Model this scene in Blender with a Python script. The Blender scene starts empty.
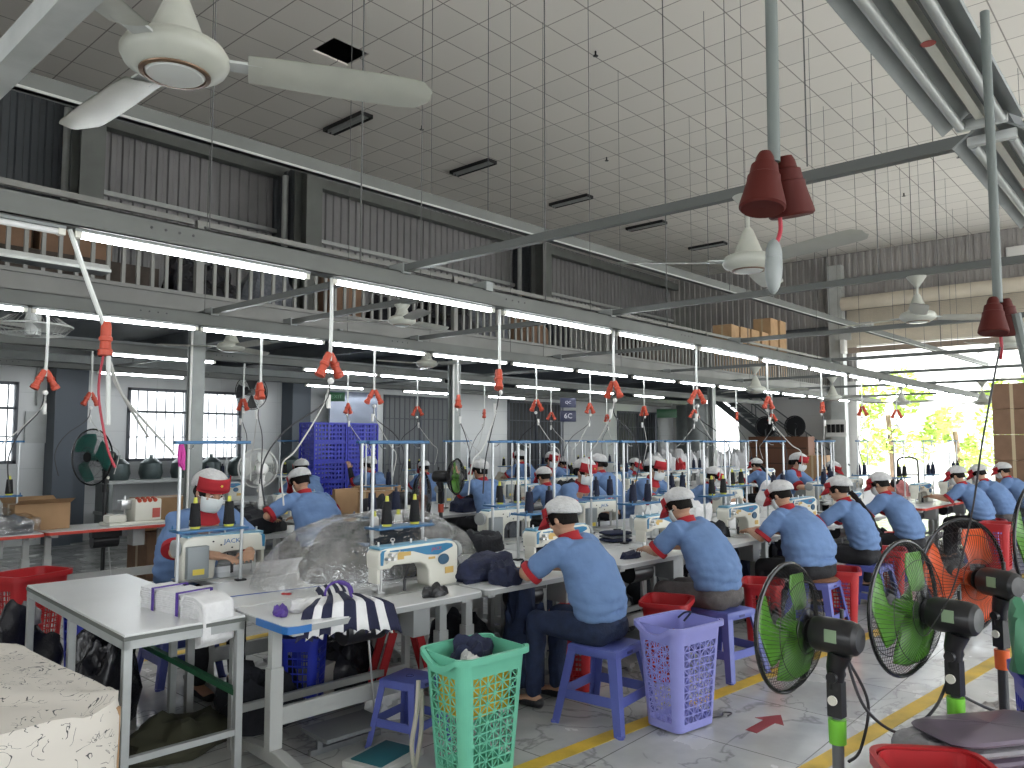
import bpy, bmesh, math, random
from mathutils import Vector, Matrix, noise
PI=math.pi
random.seed(7)
SC=bpy.context.scene
COL=SC.collection
def R(d): return math.radians(d)
# ---------------------------------------------------------------- materials
def nd(nt,t,**k):
    n=nt.nodes.new(t)
    for a,b in k.items(): setattr(n,a,b)
    return n
_mc={}
def mat(name,col,rough=.5,metal=0,var=0,vs=8,bump=0,bs=40,spec=None,trans=0,alpha=1,emit=None,es=0,coat=0):
    if name in _mc: return _mc[name]
    m=bpy.data.materials.new(name); m.use_nodes=True; nt=m.node_tree
    b=nt.nodes['Principled BSDF']; L=nt.links
    c=(*col,1)
    b.inputs['Base Color'].default_value=c
    b.inputs['Roughness'].default_value=rough; b.inputs['Metallic'].default_value=metal
    if spec is not None: b.inputs['Specular IOR Level'].default_value=spec
    if trans: b.inputs['Transmission Weight'].default_value=trans
    if alpha<1: b.inputs['Alpha'].default_value=alpha
    if coat: b.inputs['Coat Weight'].default_value=coat
    if emit: b.inputs['Emission Color'].default_value=(*emit,1); b.inputs['Emission Strength'].default_value=es
    if var or bump:
        tc=nd(nt,'ShaderNodeTexCoord')
    if var:
        n=nd(nt,'ShaderNodeTexNoise'); n.inputs['Scale'].default_value=vs; n.inputs['Detail'].default_value=4
        L.new(tc.outputs['Object'],n.inputs['Vector'])
        r=nd(nt,'ShaderNodeMapRange'); r.inputs[1].default_value=.3; r.inputs[2].default_value=.7
        r.inputs[3].default_value=1-var; r.inputs[4].default_value=1+var
        L.new(n.outputs['Fac'],r.inputs[0])
        x=nd(nt,'ShaderNodeVectorMath',operation='SCALE'); x.inputs[0].default_value=col
        L.new(r.outputs[0],x.inputs['Scale']); L.new(x.outputs[0],b.inputs['Base Color'])
    if bump:
        n=nd(nt,'ShaderNodeTexNoise'); n.inputs['Scale'].default_value=bs; n.inputs['Detail'].default_value=3
        L.new(tc.outputs['Object'],n.inputs['Vector'])
        k=nd(nt,'ShaderNodeBump'); k.inputs['Strength'].default_value=bump; k.inputs['Distance'].default_value=.01
        L.new(n.outputs['Fac'],k.inputs['Height']); L.new(k.outputs[0],b.inputs['Normal'])
    _mc[name]=m; return m
# ---------------------------------------------------------------- mesh builder
def frame(d):
    d=Vector(d).normalized()
    up=Vector((0,0,1)) if abs(d.z)<.95 else Vector((0,1,0))
    a=d.cross(up).normalized(); b=a.cross(d).normalized()
    return a,b,d
class G:
    def __init__(s): s.v=[];s.f=[];s.m=[];s.cm=0;s.X=None
    def add(s,vs,fs):
        o=len(s.v)
        for p in vs:
            p=Vector(p)
            if s.X is not None: p=s.X@p
            s.v.append(p)
        for f in fs: s.f.append([i+o for i in f]); s.m.append(s.cm)
        return s
    def mt(s,i): s.cm=i; return s
    def xf(s,M=None): s.X=M; return s
    def box(s,x0,y0,z0,x1,y1,z1):
        return s.add([(x0,y0,z0),(x1,y0,z0),(x1,y1,z0),(x0,y1,z0),(x0,y0,z1),(x1,y0,z1),(x1,y1,z1),(x0,y1,z1)],
          [(0,3,2,1),(4,5,6,7),(0,1,5,4),(1,2,6,5),(2,3,7,6),(3,0,4,7)])
    def cb(s,c,d):
        return s.box(c[0]-d[0]/2,c[1]-d[1]/2,c[2]-d[2]/2,c[0]+d[0]/2,c[1]+d[1]/2,c[2]+d[2]/2)
    def beam(s,p0,p1,w,h):   # rectangular bar from p0 to p1
        p0=Vector(p0);p1=Vector(p1);a,b,d=frame(p1-p0);vs=[]
        for p in(p0,p1):
            for i,j in((-1,-1),(1,-1),(1,1),(-1,1)): vs.append(p+a*i*w/2+b*j*h/2)
        return s.add(vs,[(0,1,2,3),(7,6,5,4),(0,4,5,1),(1,5,6,2),(2,6,7,3),(3,7,4,0)])
    def cyl(s,p0,p1,r0,r1=None,n=12,cap=True):
        if r1 is None: r1=r0
        p0=Vector(p0);p1=Vector(p1);a,b,d=frame(p1-p0);vs=[]
        for p,r in((p0,r0),(p1,r1)):
            for i in range(n):
                t=2*PI*i/n; vs.append(p+a*math.cos(t)*r+b*math.sin(t)*r)
        fs=[(i,(i+1)%n,n+(i+1)%n,n+i) for i in range(n)]
        if cap: fs+= [tuple(range(n))[::-1],tuple(range(n,2*n))]
        return s.add(vs,fs)
    def tube(s,pts,r,n=6,closed=False):
        pts=[Vector(p) for p in pts];k=len(pts);rs=r if isinstance(r,(list,tuple)) else [r]*k
        vs=[];pa=None
        for i,p in enumerate(pts):
            if closed: d=pts[(i+1)%k]-pts[i-1]
            else: d=pts[min(i+1,k-1)]-pts[max(i-1,0)]
            if d.length<1e-9: d=Vector((0,0,1))
            d.normalize()
            if pa is None: a=frame(d)[0]
            else:
                a=pa-d*pa.dot(d)
                a=a.normalized() if a.length>1e-6 else frame(d)[0]
            pa=a;b=d.cross(a)
            for j in range(n):
                t=2*PI*j/n; vs.append(p+(a*math.cos(t)+b*math.sin(t))*rs[i])
        fs=[]
        for i in range(k if closed else k-1):
            i2=(i+1)%k
            for j in range(n): fs.append((i*n+j,i*n+(j+1)%n,i2*n+(j+1)%n,i2*n+j))
        if not closed: fs+=[tuple(range(n))[::-1],tuple(range((k-1)*n,k*n))]
        return s.add(vs,fs)
    def ring(s,c,nrm,Rr,r,n=24,k=6):
        a,b,d=frame(nrm);c=Vector(c)
        return s.tube([c+(a*math.cos(2*PI*i/n)+b*math.sin(2*PI*i/n))*Rr for i in range(n)],r,k,True)
    def lathe(s,prof,c=(0,0,0),ax=(0,0,1),n=20):
        a,b,d=frame(ax);c=Vector(c);vs=[]
        for r,z in prof:
            for i in range(n):
                t=2*PI*i/n; vs.append(c+a*math.cos(t)*r+b*math.sin(t)*r+d*z)
        k=len(prof);fs=[]
        for q in range(k-1):
            for i in range(n): fs.append((q*n+i,q*n+(i+1)%n,(q+1)*n+(i+1)%n,(q+1)*n+i))
        if prof[0][0]>1e-4: fs.append(tuple(range(n))[::-1])
        if prof[-1][0]>1e-4: fs.append(tuple(range((k-1)*n,k*n)))
        return s.add(vs,fs)
    def ell(s,c,r,n=14,k=9,rot=None,z0=-1,z1=1):   # ellipsoid
        vs=[];c=Vector(c)
        for i in range(k+1):
            ph=math.asin(z0)+(math.asin(z1)-math.asin(z0))*i/k
            for j in range(n):
                t=2*PI*j/n; p=Vector((math.cos(ph)*math.cos(t)*r[0],math.cos(ph)*math.sin(t)*r[1],math.sin(ph)*r[2]))
                if rot is not None: p=rot@p
                vs.append(c+p)
        fs=[(i*n+j,i*n+(j+1)%n,(i+1)*n+(j+1)%n,(i+1)*n+j) for i in range(k) for j in range(n)]
        fs+=[tuple(range(n))[::-1],tuple(range(k*n,(k+1)*n))]
        return s.add(vs,fs)
    def prism(s,poly,a0,a1,axis='y'):  # polygon in a plane, extruded
        def P(u,w,h): return {'y':(u,h,w),'x':(h,u,w),'z':(u,w,h)}[axis]
        n=len(poly);vs=[P(u,w,a0) for u,w in poly]+[P(u,w,a1) for u,w in poly]
        fs=[tuple(range(n)),tuple(range(n,2*n))[::-1]]+[(i,n+i,n+(i+1)%n,(i+1)%n) for i in range(n)]
        return s.add(vs,fs)
    def grid(s,fn,nu,nv,closeu=False):
        vs=[fn(i/nu,j/nv) for j in range(nv+1) for i in range(nu+(0 if closeu else 1))]
        w=nu if closeu else nu+1;fs=[]
        for j in range(nv):
            for i in range(nu):
                i2=(i+1)%w if closeu else i+1
                fs.append((j*w+i,j*w+i2,(j+1)*w+i2,(j+1)*w+i))
        return s.add(vs,fs)
    def mesh(s,name,mats,smooth=True,bevel=0,seg=2,weld=False,angle=35):
        me=bpy.data.meshes.new(name)
        me.from_pydata([tuple(p) for p in s.v],[],s.f)
        for m in mats: me.materials.append(m)
        me.polygons.foreach_set('material_index',s.m)
        bm=bmesh.new();bm.from_mesh(me)
        if weld: bmesh.ops.remove_doubles(bm,verts=bm.verts,dist=1e-5)
        if weld or True:
            bmesh.ops.recalc_face_normals(bm,faces=bm.faces)
        if bevel:
            es=[e for e in bm.edges if len(e.link_faces)==2 and e.calc_face_angle(0)>R(30)]
            bmesh.ops.bevel(bm,geom=es,offset=bevel,segments=seg,profile=.5,affect='EDGES',clamp_overlap=True)
        bm.to_mesh(me);bm.free()
        if smooth:
            me.polygons.foreach_set('use_smooth',[True]*len(me.polygons))
            try: me.set_sharp_from_angle(angle=R(angle))
            except Exception: pass
        me.update(); return me
    def obj(s,name,mats,parent=None,label=None,**k):
        if not isinstance(mats,(list,tuple)): mats=[mats]
        o=bpy.data.objects.new(name,s.mesh(name,mats,**k)); COL.objects.link(o)
        if parent is not None: o.parent=parent
        if label: o['label']=label
        return o
def tag(o,label,cat,group=None,kind=None):
    if label: o['label']=label
    if cat: o['category']=cat
    if group: o['group']=group
    if kind: o['kind']=kind
    return o
def thing(name,label=None,cat=None,loc=(0,0,0),rz=0,group=None):
    o=bpy.data.objects.new(name,None);COL.objects.link(o);o.location=loc;o.rotation_euler=(0,0,rz);o.empty_display_size=.1
    return tag(o,label,cat,group)
def struct(o): o['kind']='structure'; return o
def solo(g,name,mats,label,cat,loc=(0,0,0),rz=0,group=None,**k):
    o=g.obj(name,mats,**k);o.location=loc;o.rotation_euler=(0,0,rz);return tag(o,label,cat,group)
TMP=bpy.data.scenes.new('workbench')
def evaluated(o):
    TMP.collection.objects.link(o);vl=TMP.view_layers[0];vl.update()
    me=bpy.data.meshes.new_from_object(o.evaluated_get(vl.depsgraph))
    bpy.data.objects.remove(o);return me
def kids(o): return [c for c in COL.objects if c.parent==o]
class Proto:
    """first use places the built thing itself, later uses copy the thing and every part"""
    def __init__(s,root):
        s.root=root;s.used=False
        s.tree=[(c,[(g) for g in kids(c)]) for c in kids(root)]
    def put(s,loc,rz=0,label=None,group=None,scale=None,cat=None,skip=()):
        if not s.used: r=s.root;s.used=True
        else:
            r=s.root.copy();COL.objects.link(r)
            for c,gs in s.tree:
                if c.name.split('.')[0] in skip: continue
                d=c.copy();COL.objects.link(d);d.parent=r
                for g in gs:
                    e=g.copy();COL.objects.link(e);e.parent=d
        r.location=loc;r.rotation_euler=(0,0,rz)
        if scale: r.scale=scale if isinstance(scale,(tuple,list)) else (scale,)*3
        if label:r['label']=label
        if cat:r['category']=cat
        if group:r['group']=group
        return r
ORD=['first','second','third','fourth','fifth','sixth','seventh','eighth','ninth','tenth','eleventh','twelfth','thirteenth','fourteenth','fifteenth','sixteenth','seventeenth','eighteenth','nineteenth','twentieth']
def text_part(txt,size,depth,name,m,parent,M,label=None,align='CENTER'):
    cu=bpy.data.curves.new(name,'FONT');cu.body=txt;cu.size=size;cu.extrude=depth;cu.align_x=align;cu.align_y='CENTER';cu.resolution_u=2
    o=bpy.data.objects.new(name,cu);me=evaluated(o);bpy.data.curves.remove(cu)
    me.materials.clear();me.materials.append(m)
    me.transform(M)
    o=bpy.data.objects.new(name,me);COL.objects.link(o);o.parent=parent
    if label:o['label']=label
    return o
def remesh(g,name,mats,vox,smooth=3,disp=None,parent=None,label=None):
    me=g.mesh(name,mats,smooth=False)
    o=bpy.data.objects.new(name,me)
    m=o.modifiers.new('r','REMESH');m.mode='VOXEL';m.voxel_size=vox;m.use_smooth_shade=True
    if smooth:
        q=o.modifiers.new('s','SMOOTH');q.iterations=smooth;q.factor=.5
    n=evaluated(o);n.name=name
    if not n.materials:
        for x in mats:n.materials.append(x)
    if disp:
        vs_=[(v.co.copy(),v.normal.copy()) for v in n.vertices];n.vertices.foreach_set('co',[q for c_,n_ in vs_ for q in (c_+disp(c_)*n_)])
    n.polygons.foreach_set('use_smooth',[True]*len(n.polygons))
    o=bpy.data.objects.new(name,n);COL.objects.link(o)
    if parent is not None:o.parent=parent
    if label:o['label']=label
    return o
def catmull(pts,k=6):
    pts=[Vector(p) for p in pts];out=[]
    for i in range(len(pts)-1):
        p0=pts[max(i-1,0)];p1=pts[i];p2=pts[i+1];p3=pts[min(i+2,len(pts)-1)]
        for j in range(k):
            t=j/k; out.append(.5*((2*p1)+(p2-p0)*t+(2*p0-5*p1+4*p2-p3)*t*t+(3*p1-3*p2+p3-p0)*t**3))
    out.append(pts[-1]);return out
# ---------------------------------------------------------------- camera
H=1.65;F=770.0
cam=bpy.data.cameras.new('camera');co=bpy.data.objects.new('camera',cam);COL.objects.link(co);SC.camera=co
cam.sensor_width=36;cam.lens=F/1024*36;cam.clip_end=300
PIT=math.atan(56/770.);YAW=math.atan(688/math.hypot(770,56))
co.location=(0,0,H)
co.rotation_euler=(PI/2+PIT,0,YAW-PI/2)
SC.view_settings.view_transform='Standard';SC.view_settings.look='None';SC.view_settings.gamma=1;SC.view_settings.use_curve_mapping=False
SC.view_settings.exposure=.22
# ---------------------------------------------------------------- palette
steel=mat('painted_steel',(.27,.29,.285),.5,.2,.1,6)
steel_l=mat('pale_painted_steel',(.5,.52,.51),.45,.1,.08,5)
steel_d=mat('dark_steel',(.10,.11,.12),.5,.3,.1,5)
beamgrey=mat('grey_beam_paint',(.125,.133,.125),.55,0,.12,3)
white=mat('white_plastic',(.78,.78,.76),.4)
offw=mat('off_white_enamel',(.72,.71,.63),.35)
cream=mat('cream_enamel',(.62,.6,.48),.4)
black=mat('black_plastic',(.012,.012,.014),.35)
blackm=mat('black_cloth',(.012,.013,.018),.85,0,.3,20,.5,60)
navy=mat('navy_cloth',(.012,.017,.05),.8,0,.3,20,.5,60)
greyc=mat('grey_cloth',(.13,.14,.16),.85,0,.25,20,.5,60)
whitec=mat('white_cloth',(.75,.75,.76),.85,0,.05,20,.5,60)
chrome=mat('brushed_metal',(.6,.6,.6),.3,1)
alu=mat('galvanised_pole',(.55,.57,.58),.35,.6)
blue_p=mat('blue_stool_plastic',(.095,.12,.40),.4,0,.05,10)
mint=mat('mint_basket_plastic',(.16,.55,.38),.4,0,.05,8)
lilac=mat('lilac_basket_plastic',(.29,.30,.68),.4,0,.05,8)
redp=mat('red_plastic',(.42,.015,.02),.4,0,.08,10)
redor=mat('orange_red_socket',(.5,.07,.035),.45)
dredp=mat('dark_red_socket',(.075,.010,.007),.6,spec=.25)
yellowp=mat('yellow_plastic',(.7,.45,.03),.5)
trimblue=mat('machine_blue',(.03,.19,.36),.35)
bluebar=mat('blue_metal_bar',(.03,.13,.28),.4)
skin=mat('skin',(.5,.29,.19),.55,0,.06,15)
shirtb=mat('blue_polo_cloth',(.135,.225,.42),.9,0,.08,9,.35,35)
redc=mat('red_trim_cloth',(.36,.012,.02),.8,0,.1,20)
hair=mat('black_hair',(.008,.006,.005),.7,0,.3,30,.3,150,spec=.2)
jeans=mat('dark_denim',(.012,.022,.06),.85,0,.25,20,.4,80)
pantsb=mat('black_trousers',(.01,.01,.013),.85,0,.2,20,.4,80)
net=mat('white_cap_cloth',(.58,.58,.58),.85,0,.1,30,.7,70)
carton=mat('cardboard',(.36,.22,.115),.8,0,.1,5)
carton_d=mat('brown_cardboard',(.22,.13,.08),.8,0,.12,5)
tape=mat('packing_tape',(.5,.4,.25),.3)
purple=mat('purple_ribbon',(.09,.04,.3),.6)
# ================================================================= ROOM
XE=24.0;YB=13.8;ZC=7.3;YM=8.3;ZF=3.26;X0=-4.0;Y0=-7.0
def floor_mat():
    m=bpy.data.materials.new('marble_tile_floor');m.use_nodes=True;nt=m.node_tree;L=nt.links;b=nt.nodes['Principled BSDF']
    g=nd(nt,'ShaderNodeNewGeometry')
    br=nd(nt,'ShaderNodeTexBrick');br.offset=0;br.inputs['Scale'].default_value=1
    br.inputs['Brick Width'].default_value=.8;br.inputs['Row Height'].default_value=.8;br.inputs['Mortar Size'].default_value=.0035
    br.inputs['Mortar Smooth'].default_value=0;br.inputs['Bias'].default_value=0
    br.inputs['Color1'].default_value=(.50,.51,.50,1);br.inputs['Color2'].default_value=(.58,.585,.57,1);br.inputs['Mortar'].default_value=(.2,.2,.19,1)
    L.new(g.outputs['Position'],br.inputs['Vector'])
    n=nd(nt,'ShaderNodeTexNoise');n.inputs['Scale'].default_value=1.6;n.inputs['Detail'].default_value=7;n.inputs['Distortion'].default_value=1.2
    L.new(g.outputs['Position'],n.inputs['Vector'])
    s=nd(nt,'ShaderNodeMath',operation='SUBTRACT');s.inputs[1].default_value=.5;L.new(n.outputs['Fac'],s.inputs[0])
    a=nd(nt,'ShaderNodeMath',operation='ABSOLUTE');L.new(s.outputs[0],a.inputs[0])
    r=nd(nt,'ShaderNodeMapRange');r.inputs[1].default_value=0;r.inputs[2].default_value=.022;r.inputs[3].default_value=.62;r.inputs[4].default_value=1
    L.new(a.outputs[0],r.inputs[0])
    n2=nd(nt,'ShaderNodeTexNoise');n2.inputs['Scale'].default_value=3;n2.inputs['Detail'].default_value=5
    L.new(g.outputs['Position'],n2.inputs['Vector'])
    r2=nd(nt,'ShaderNodeMapRange');r2.inputs[1].default_value=.35;r2.inputs[2].default_value=.65;r2.inputs[3].default_value=.82;r2.inputs[4].default_value=1.05
    L.new(n2.outputs['Fac'],r2.inputs[0])
    mm=nd(nt,'ShaderNodeMath',operation='MULTIPLY');L.new(r.outputs[0],mm.inputs[0]);L.new(r2.outputs[0],mm.inputs[1])
    v=nd(nt,'ShaderNodeVectorMath',operation='SCALE');L.new(br.outputs['Color'],v.inputs[0]);L.new(mm.outputs[0],v.inputs['Scale'])
    L.new(v.outputs[0],b.inputs['Base Color'])
    b.inputs['Roughness'].default_value=.16
    r3=nd(nt,'ShaderNodeMapRange');r3.inputs[1].default_value=.3;r3.inputs[2].default_value=.7;r3.inputs[3].default_value=.1;r3.inputs[4].default_value=.3
    L.new(n2.outputs['Fac'],r3.inputs[0]);L.new(r3.outputs[0],b.inputs['Roughness'])
    return m
def tile_mat(name,w,h,c1,c2,mort,ms,rough=.6,axes='xy',off=0,shift=(0,0,0)):
    m=bpy.data.materials.new(name);m.use_nodes=True;nt=m.node_tree;L=nt.links;b=nt.nodes['Principled BSDF']
    g=nd(nt,'ShaderNodeNewGeometry');sp=nd(nt,'ShaderNodeSeparateXYZ');cb=nd(nt,'ShaderNodeCombineXYZ')
    L.new(g.outputs['Position'],sp.inputs[0])
    for i,a in enumerate(axes):
        ad=nd(nt,'ShaderNodeMath',operation='ADD');ad.inputs[1].default_value=shift[i];L.new(sp.outputs[a.upper()],ad.inputs[0]);L.new(ad.outputs[0],cb.inputs[i])
    br=nd(nt,'ShaderNodeTexBrick');br.offset=off;br.inputs['Scale'].default_value=1
    br.inputs['Brick Width'].default_value=w;br.inputs['Row Height'].default_value=h;br.inputs['Mortar Size'].default_value=ms
    br.inputs['Mortar Smooth'].default_value=0;br.inputs['Bias'].default_value=0
    for k,c in(('Color1',c1),('Color2',c2),('Mortar',mort)): br.inputs[k].default_value=(*c,1)
    L.new(cb.outputs[0],br.inputs['Vector']);L.new(br.outputs['Color'],b.inputs['Base Color'])
    b.inputs['Roughness'].default_value=rough
    bp=nd(nt,'ShaderNodeBump');bp.inputs['Strength'].default_value=.4;bp.inputs['Distance'].default_value=.01;bp.invert=True
    L.new(br.outputs['Fac'],bp.inputs['Height']);L.new(bp.outputs[0],b.inputs['Normal'])
    return m
fl=G().box(X0,Y0,-.1,XE,YB,0).obj('floor',floor_mat(),smooth=False);struct(fl)
ceil_m=tile_mat('ceiling_tiles',.66,.66,(.74,.71,.66),(.69,.665,.62),(.30,.28,.26),.009,.8,'xy',0,(.02,.2))
# ceiling is built around the one missing tile
hx0,hx1,hy0,hy1=6.14,6.76,8.83,9.36
g=G()
for a in((X0,Y0,XE,hy0),(X0,hy1,XE,YB),(X0,hy0,hx0,hy1),(hx1,hy0,XE,hy1)): g.box(a[0],a[1],ZC,a[2],a[3],ZC+.03)
struct(g.obj('ceiling',ceil_m,smooth=False))
g=G();g.box(X0,Y0,ZC+.6,XE,YB,ZC+.65);struct(g.obj('ceiling_void_deck',steel_d,smooth=False))
# walls
wallp=tile_mat('grey_wall_panels',1.2,.6,(.66,.68,.68),(.64,.66,.66),(.55,.57,.57),.004,.22,'xz')
wallpx=tile_mat('grey_end_wall',1.2,.6,(.74,.73,.71),(.72,.71,.69),(.64,.63,.61),.004,.35,'yz')
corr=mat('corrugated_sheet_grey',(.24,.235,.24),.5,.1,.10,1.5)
corr_d=mat('corrugated_sheet_shaded',(.085,.095,.105),.55,.1,.1,1.5)  # grey sheet again, shade put into its colour, for fins and left bay
def wall_holes(name,axis,c,th,u0,u1,z0,z1,holes,m):
    g=G()
    us=sorted({u0,u1}|{h[0] for h in holes}|{h[1] for h in holes});zs=sorted({z0,z1}|{h[2] for h in holes}|{h[3] for h in holes})
    for i in range(len(us)-1):
        for j in range(len(zs)-1):
            um=(us[i]+us[i+1])/2;zm=(zs[j]+zs[j+1])/2
            if any(h[0]<um<h[1] and h[2]<zm<h[3] for h in holes): continue
            if axis=='y': g.box(us[i],c,zs[j],us[i+1],c+th,zs[j+1])
            else: g.box(c,us[i],zs[j],c+th,us[i+1],zs[j+1])
    return struct(g.obj(name,m,smooth=False))
def corrugated(name,axis,c,sgn,u0,u1,z0,z1,m,p=.2,d=.035,holes=()):
    """trapezoid sheet; z-range split so openings stay open"""
    g=G();u=u0;prof=[]
    while u<u1:
        prof+=[(u,0),(u+p*.36,0),(u+p*.46,d),(u+p*.9,d)];u+=p
    prof.append((u,0))
    for k in range(len(prof)-1):
        a,b=prof[k],prof[k+1];um=(a[0]+b[0])/2;segs=[(z0,z1)]
        for h in holes:
            if h[0]<um<h[1]: segs=[(z0,h[2])] if h[2]>z0 else []; segs+=[(h[3],z1)] if h[3]<z1 else []
        for s0,s1 in segs:
            P=lambda q,z:(q[0],c+sgn*q[1],z) if axis=='y' else (c+sgn*q[1],q[0],z)
            Q=lambda q,z:(q[0],c-sgn*.01+sgn*q[1],z) if axis=='y' else (c-sgn*.01+sgn*q[1],q[0],z)
            g.add([P(a,s0),P(b,s0),P(b,s1),P(a,s1),Q(a,s0),Q(b,s0),Q(b,s1),Q(a,s1)],[(0,1,2,3),(7,6,5,4)])
    return struct(g.obj(name,m,smooth=False))
WIN=[(1.3,3.85,1.28,2.56),(5.5,7.62,1.28,2.56),(11.1,13.35,0,2.68),(15.3,17.7,0,2.72),(20.5,22.9,.0,2.58)]
wall_holes('wall_back','y',YB,.2,X0,XE+.2,0,ZF-.06,WIN,wallp)
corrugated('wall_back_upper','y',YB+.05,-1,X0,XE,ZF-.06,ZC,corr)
struct(G().box(X0,YB+.07,ZF-.06,XE+.2,YB+.2,ZC+.65).obj('wall_back_lining',steel_d,smooth=False))
OPN=(1.2,7.6,0,4.5)
wall_holes('wall_end','x',XE,.2,Y0,YB+.2,0,3.4,[(OPN[0],OPN[1],-1,3.4),(11.35,12.6,0,3.0)],wallpx)
wall_holes('wall_end_lining','x',XE+.08,.12,Y0,YB+.2,3.4,ZC+.65,[(OPN[0],OPN[1],3.4,4.5)],steel_d)
corrugated('wall_end_upper','x',XE+.05,-1,Y0,YB,3.4,ZC,mat('corrugated_sheet_pale',(.38,.365,.355),.5,.1,.10,1.5),holes=[(OPN[0],OPN[1],3.4,4.5)])
# the two sides behind the photographer: open loading side with piers
wall_holes('wall_near','y',Y0-.2,.2,X0,XE+.2,0,ZC+.65,[(1,8,0,4.6),(9.5,15.5,0,4.6),(17,22,0,4.6),(-3,-.2,1.2,3.4)],wallp)
wall_holes('wall_left','x',X0-.2,.2,Y0-.2,YB+.2,0,ZC+.65,[(-5,-2,1.2,3.2),(1,4,1.2,3.2)],wallpx)
# mezzanine
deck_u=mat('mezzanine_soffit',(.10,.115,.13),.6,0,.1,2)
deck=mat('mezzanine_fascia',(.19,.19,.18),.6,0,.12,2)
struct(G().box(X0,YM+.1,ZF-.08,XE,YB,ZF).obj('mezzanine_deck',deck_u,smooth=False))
g=G().box(X0,YM,ZF-.34,XE-.15,YM+.1,ZF+.02).box(X0,YM-.04,ZF-.02,XE-.15,YM+.12,ZF+.02).box(X0,YM-.05,ZF-.34,XE-.15,YM+.12,ZF-.32)
struct(g.obj('trim_mezzanine_edge',deck,smooth=False))
for i,x in enumerate([k*2.0-3 for k in range(14)]):
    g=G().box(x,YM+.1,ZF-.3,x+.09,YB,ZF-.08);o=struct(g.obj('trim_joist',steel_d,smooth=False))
for y in(10.6,12.9):
    struct(G().box(X0,y,ZF-.42,XE-.1,y+.12,ZF-.3).obj('trim_bearer',steel,smooth=False))
# railing of the mezzanine, bay by bay
rail_m=mat('pale_rail_paint',(.24,.24,.225),.55,0,.12,3)
BAY=[X0+4*k for k in range(7)]
for k in range(7):
    a=BAY[k];b=a+3.96 if k<6 else XE-.2
    nm=['behind the photographer','at the left end of the picture','over the second window','over the blue crates','over the grey columns','beside the far stacked cartons','at the far end near the bright opening'][k]
    t=thing('mezzanine_railing','grey slatted mezzanine railing bay '+nm,'railing',(a,YM+.03,ZF+.02),0,'mezzanine railing bays')
    w=b-a
    G().box(0,-.03,.78,w,.03,.84).box(0,-.02,.66,w,.02,.69).obj('top_rail',rail_m,t,smooth=False)
    g=G();x=.08
    while x<w-.05: g.box(x-.018,-.015,.0,x+.018,.015,.66);x+=.15
    g.obj('slat_panel',rail_m,t,smooth=False)
    G().box(-.0,-.035,0,.07,.035,.8).obj('post',rail_m,t,smooth=False)
# ground-floor columns carrying the mezzanine
for nm,x in(('nearest, left of the red-capped worker',4.1),('middle, behind the green fan',8.15),('farthest, right of the barred door',16.45)):
    t=thing('steel_column','grey steel column under the mezzanine edge, '+nm,'column',(x,YM+.14,0),0,'mezzanine columns')
    g=G().box(-.07,-.07,0,.07,-.055,ZF-.34).box(-.07,.055,0,.07,.07,ZF-.34).box(-.008,-.056,0,.008,.056,ZF-.34);g.obj('shaft',steel,t,smooth=False)
    G().box(-.12,-.12,0,.12,.12,.015).obj('base_plate',steel_d,t)
    G().cyl((-.095,-.08,.1),(-.095,-.08,ZF-.36),.014,n=8).obj('conduit',white,t)
# wide pilasters on the back wall
for nm,x,c in(('by the left window',4.25,steel_d),('right of the wide window',8.5,steel_d)):
    o=G().box(x,YB-.4,0,x+.3,YB,ZF-.3).box(x+.3,YB-.2,0,x+.55,YB,ZF-.3).obj('trim_pilaster',[mat('blue_grey_pilaster',(.085,.105,.13),.5)],smooth=False);struct(o)
# upper-floor columns with the fins behind them
for nm,x,yf in(('left',4.0,12.0),('middle',7.95,12.2),('right',15.25,12.5)):
    t=thing('upper_column','grey upper-floor column, '+{'left':'leftmost, by the cartons','middle':'middle one of three, above the nearest light row','right':'rightmost, near the far corner'}[nm],'column',(x,yf,ZF),0,'upper floor columns')
    G().box(-.0,0,0,.34,.03,ZC-ZF-.5).box(.15,.03,0,.18,.4,ZC-ZF-.5).box(0,.4,0,.34,.43,ZC-ZF-.5).obj('shaft',steel_l if 0 else beamgrey,t,smooth=False)
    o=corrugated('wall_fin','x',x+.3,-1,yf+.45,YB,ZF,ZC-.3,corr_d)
    G().cyl((.1,.9,0),(.1,.9,ZC-ZF-.5),.06,n=10).obj('downpipe',steel_l,t)
corrugated('wall_left_bay','y',YB-.6,-1,X0,4.2,ZF,ZC-.3,corr_d)  # dark sheet stands in for the bay lying in shadow
struct(G().box(X0,YB-.3,6.92,XE,YB-.1,7.14).obj('trim_eave_beam',beamgrey,smooth=False))
struct(G().box(X0,YB-.09,5.82,XE,YB-.0,5.9).obj('trim_girt',steel_l,smooth=False))
struct(G().box(XE-.1,Y0,5.0,XE-.0,YB,5.12).box(XE-.1,Y0,6.45,XE,8.9,6.53).obj('trim_end_girt',steel_d,smooth=False))
# long hung beam under the ceiling with its lower-edge highlight as a pale rod
t=thing('hung_beam','long grey steel beam hung below the ceiling with a pale painted edge highlight','beam',(-1,4.93,3.62),R(-1.75))
G().box(-2.5,-.03,.0,24.9,.03,.10).box(-2.5,-.05,.0,24.9,.05,.008).obj('web',beamgrey,t,smooth=False)
G().cyl((-2.5,-.06,-.008),(24.9,-.06,-.008),.009,n=8).obj('conduit',mat('flange_highlight',(.45,.46,.44),.4),t)  # pale rod stands in for the highlight along the lower flange
g=G()
for k in range(7): g.cyl((k*4-2,0,.1),(k*4-2,0,ZC-3.62),.004,n=5)
g.obj('hanger_rods',steel_d,t)
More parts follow.
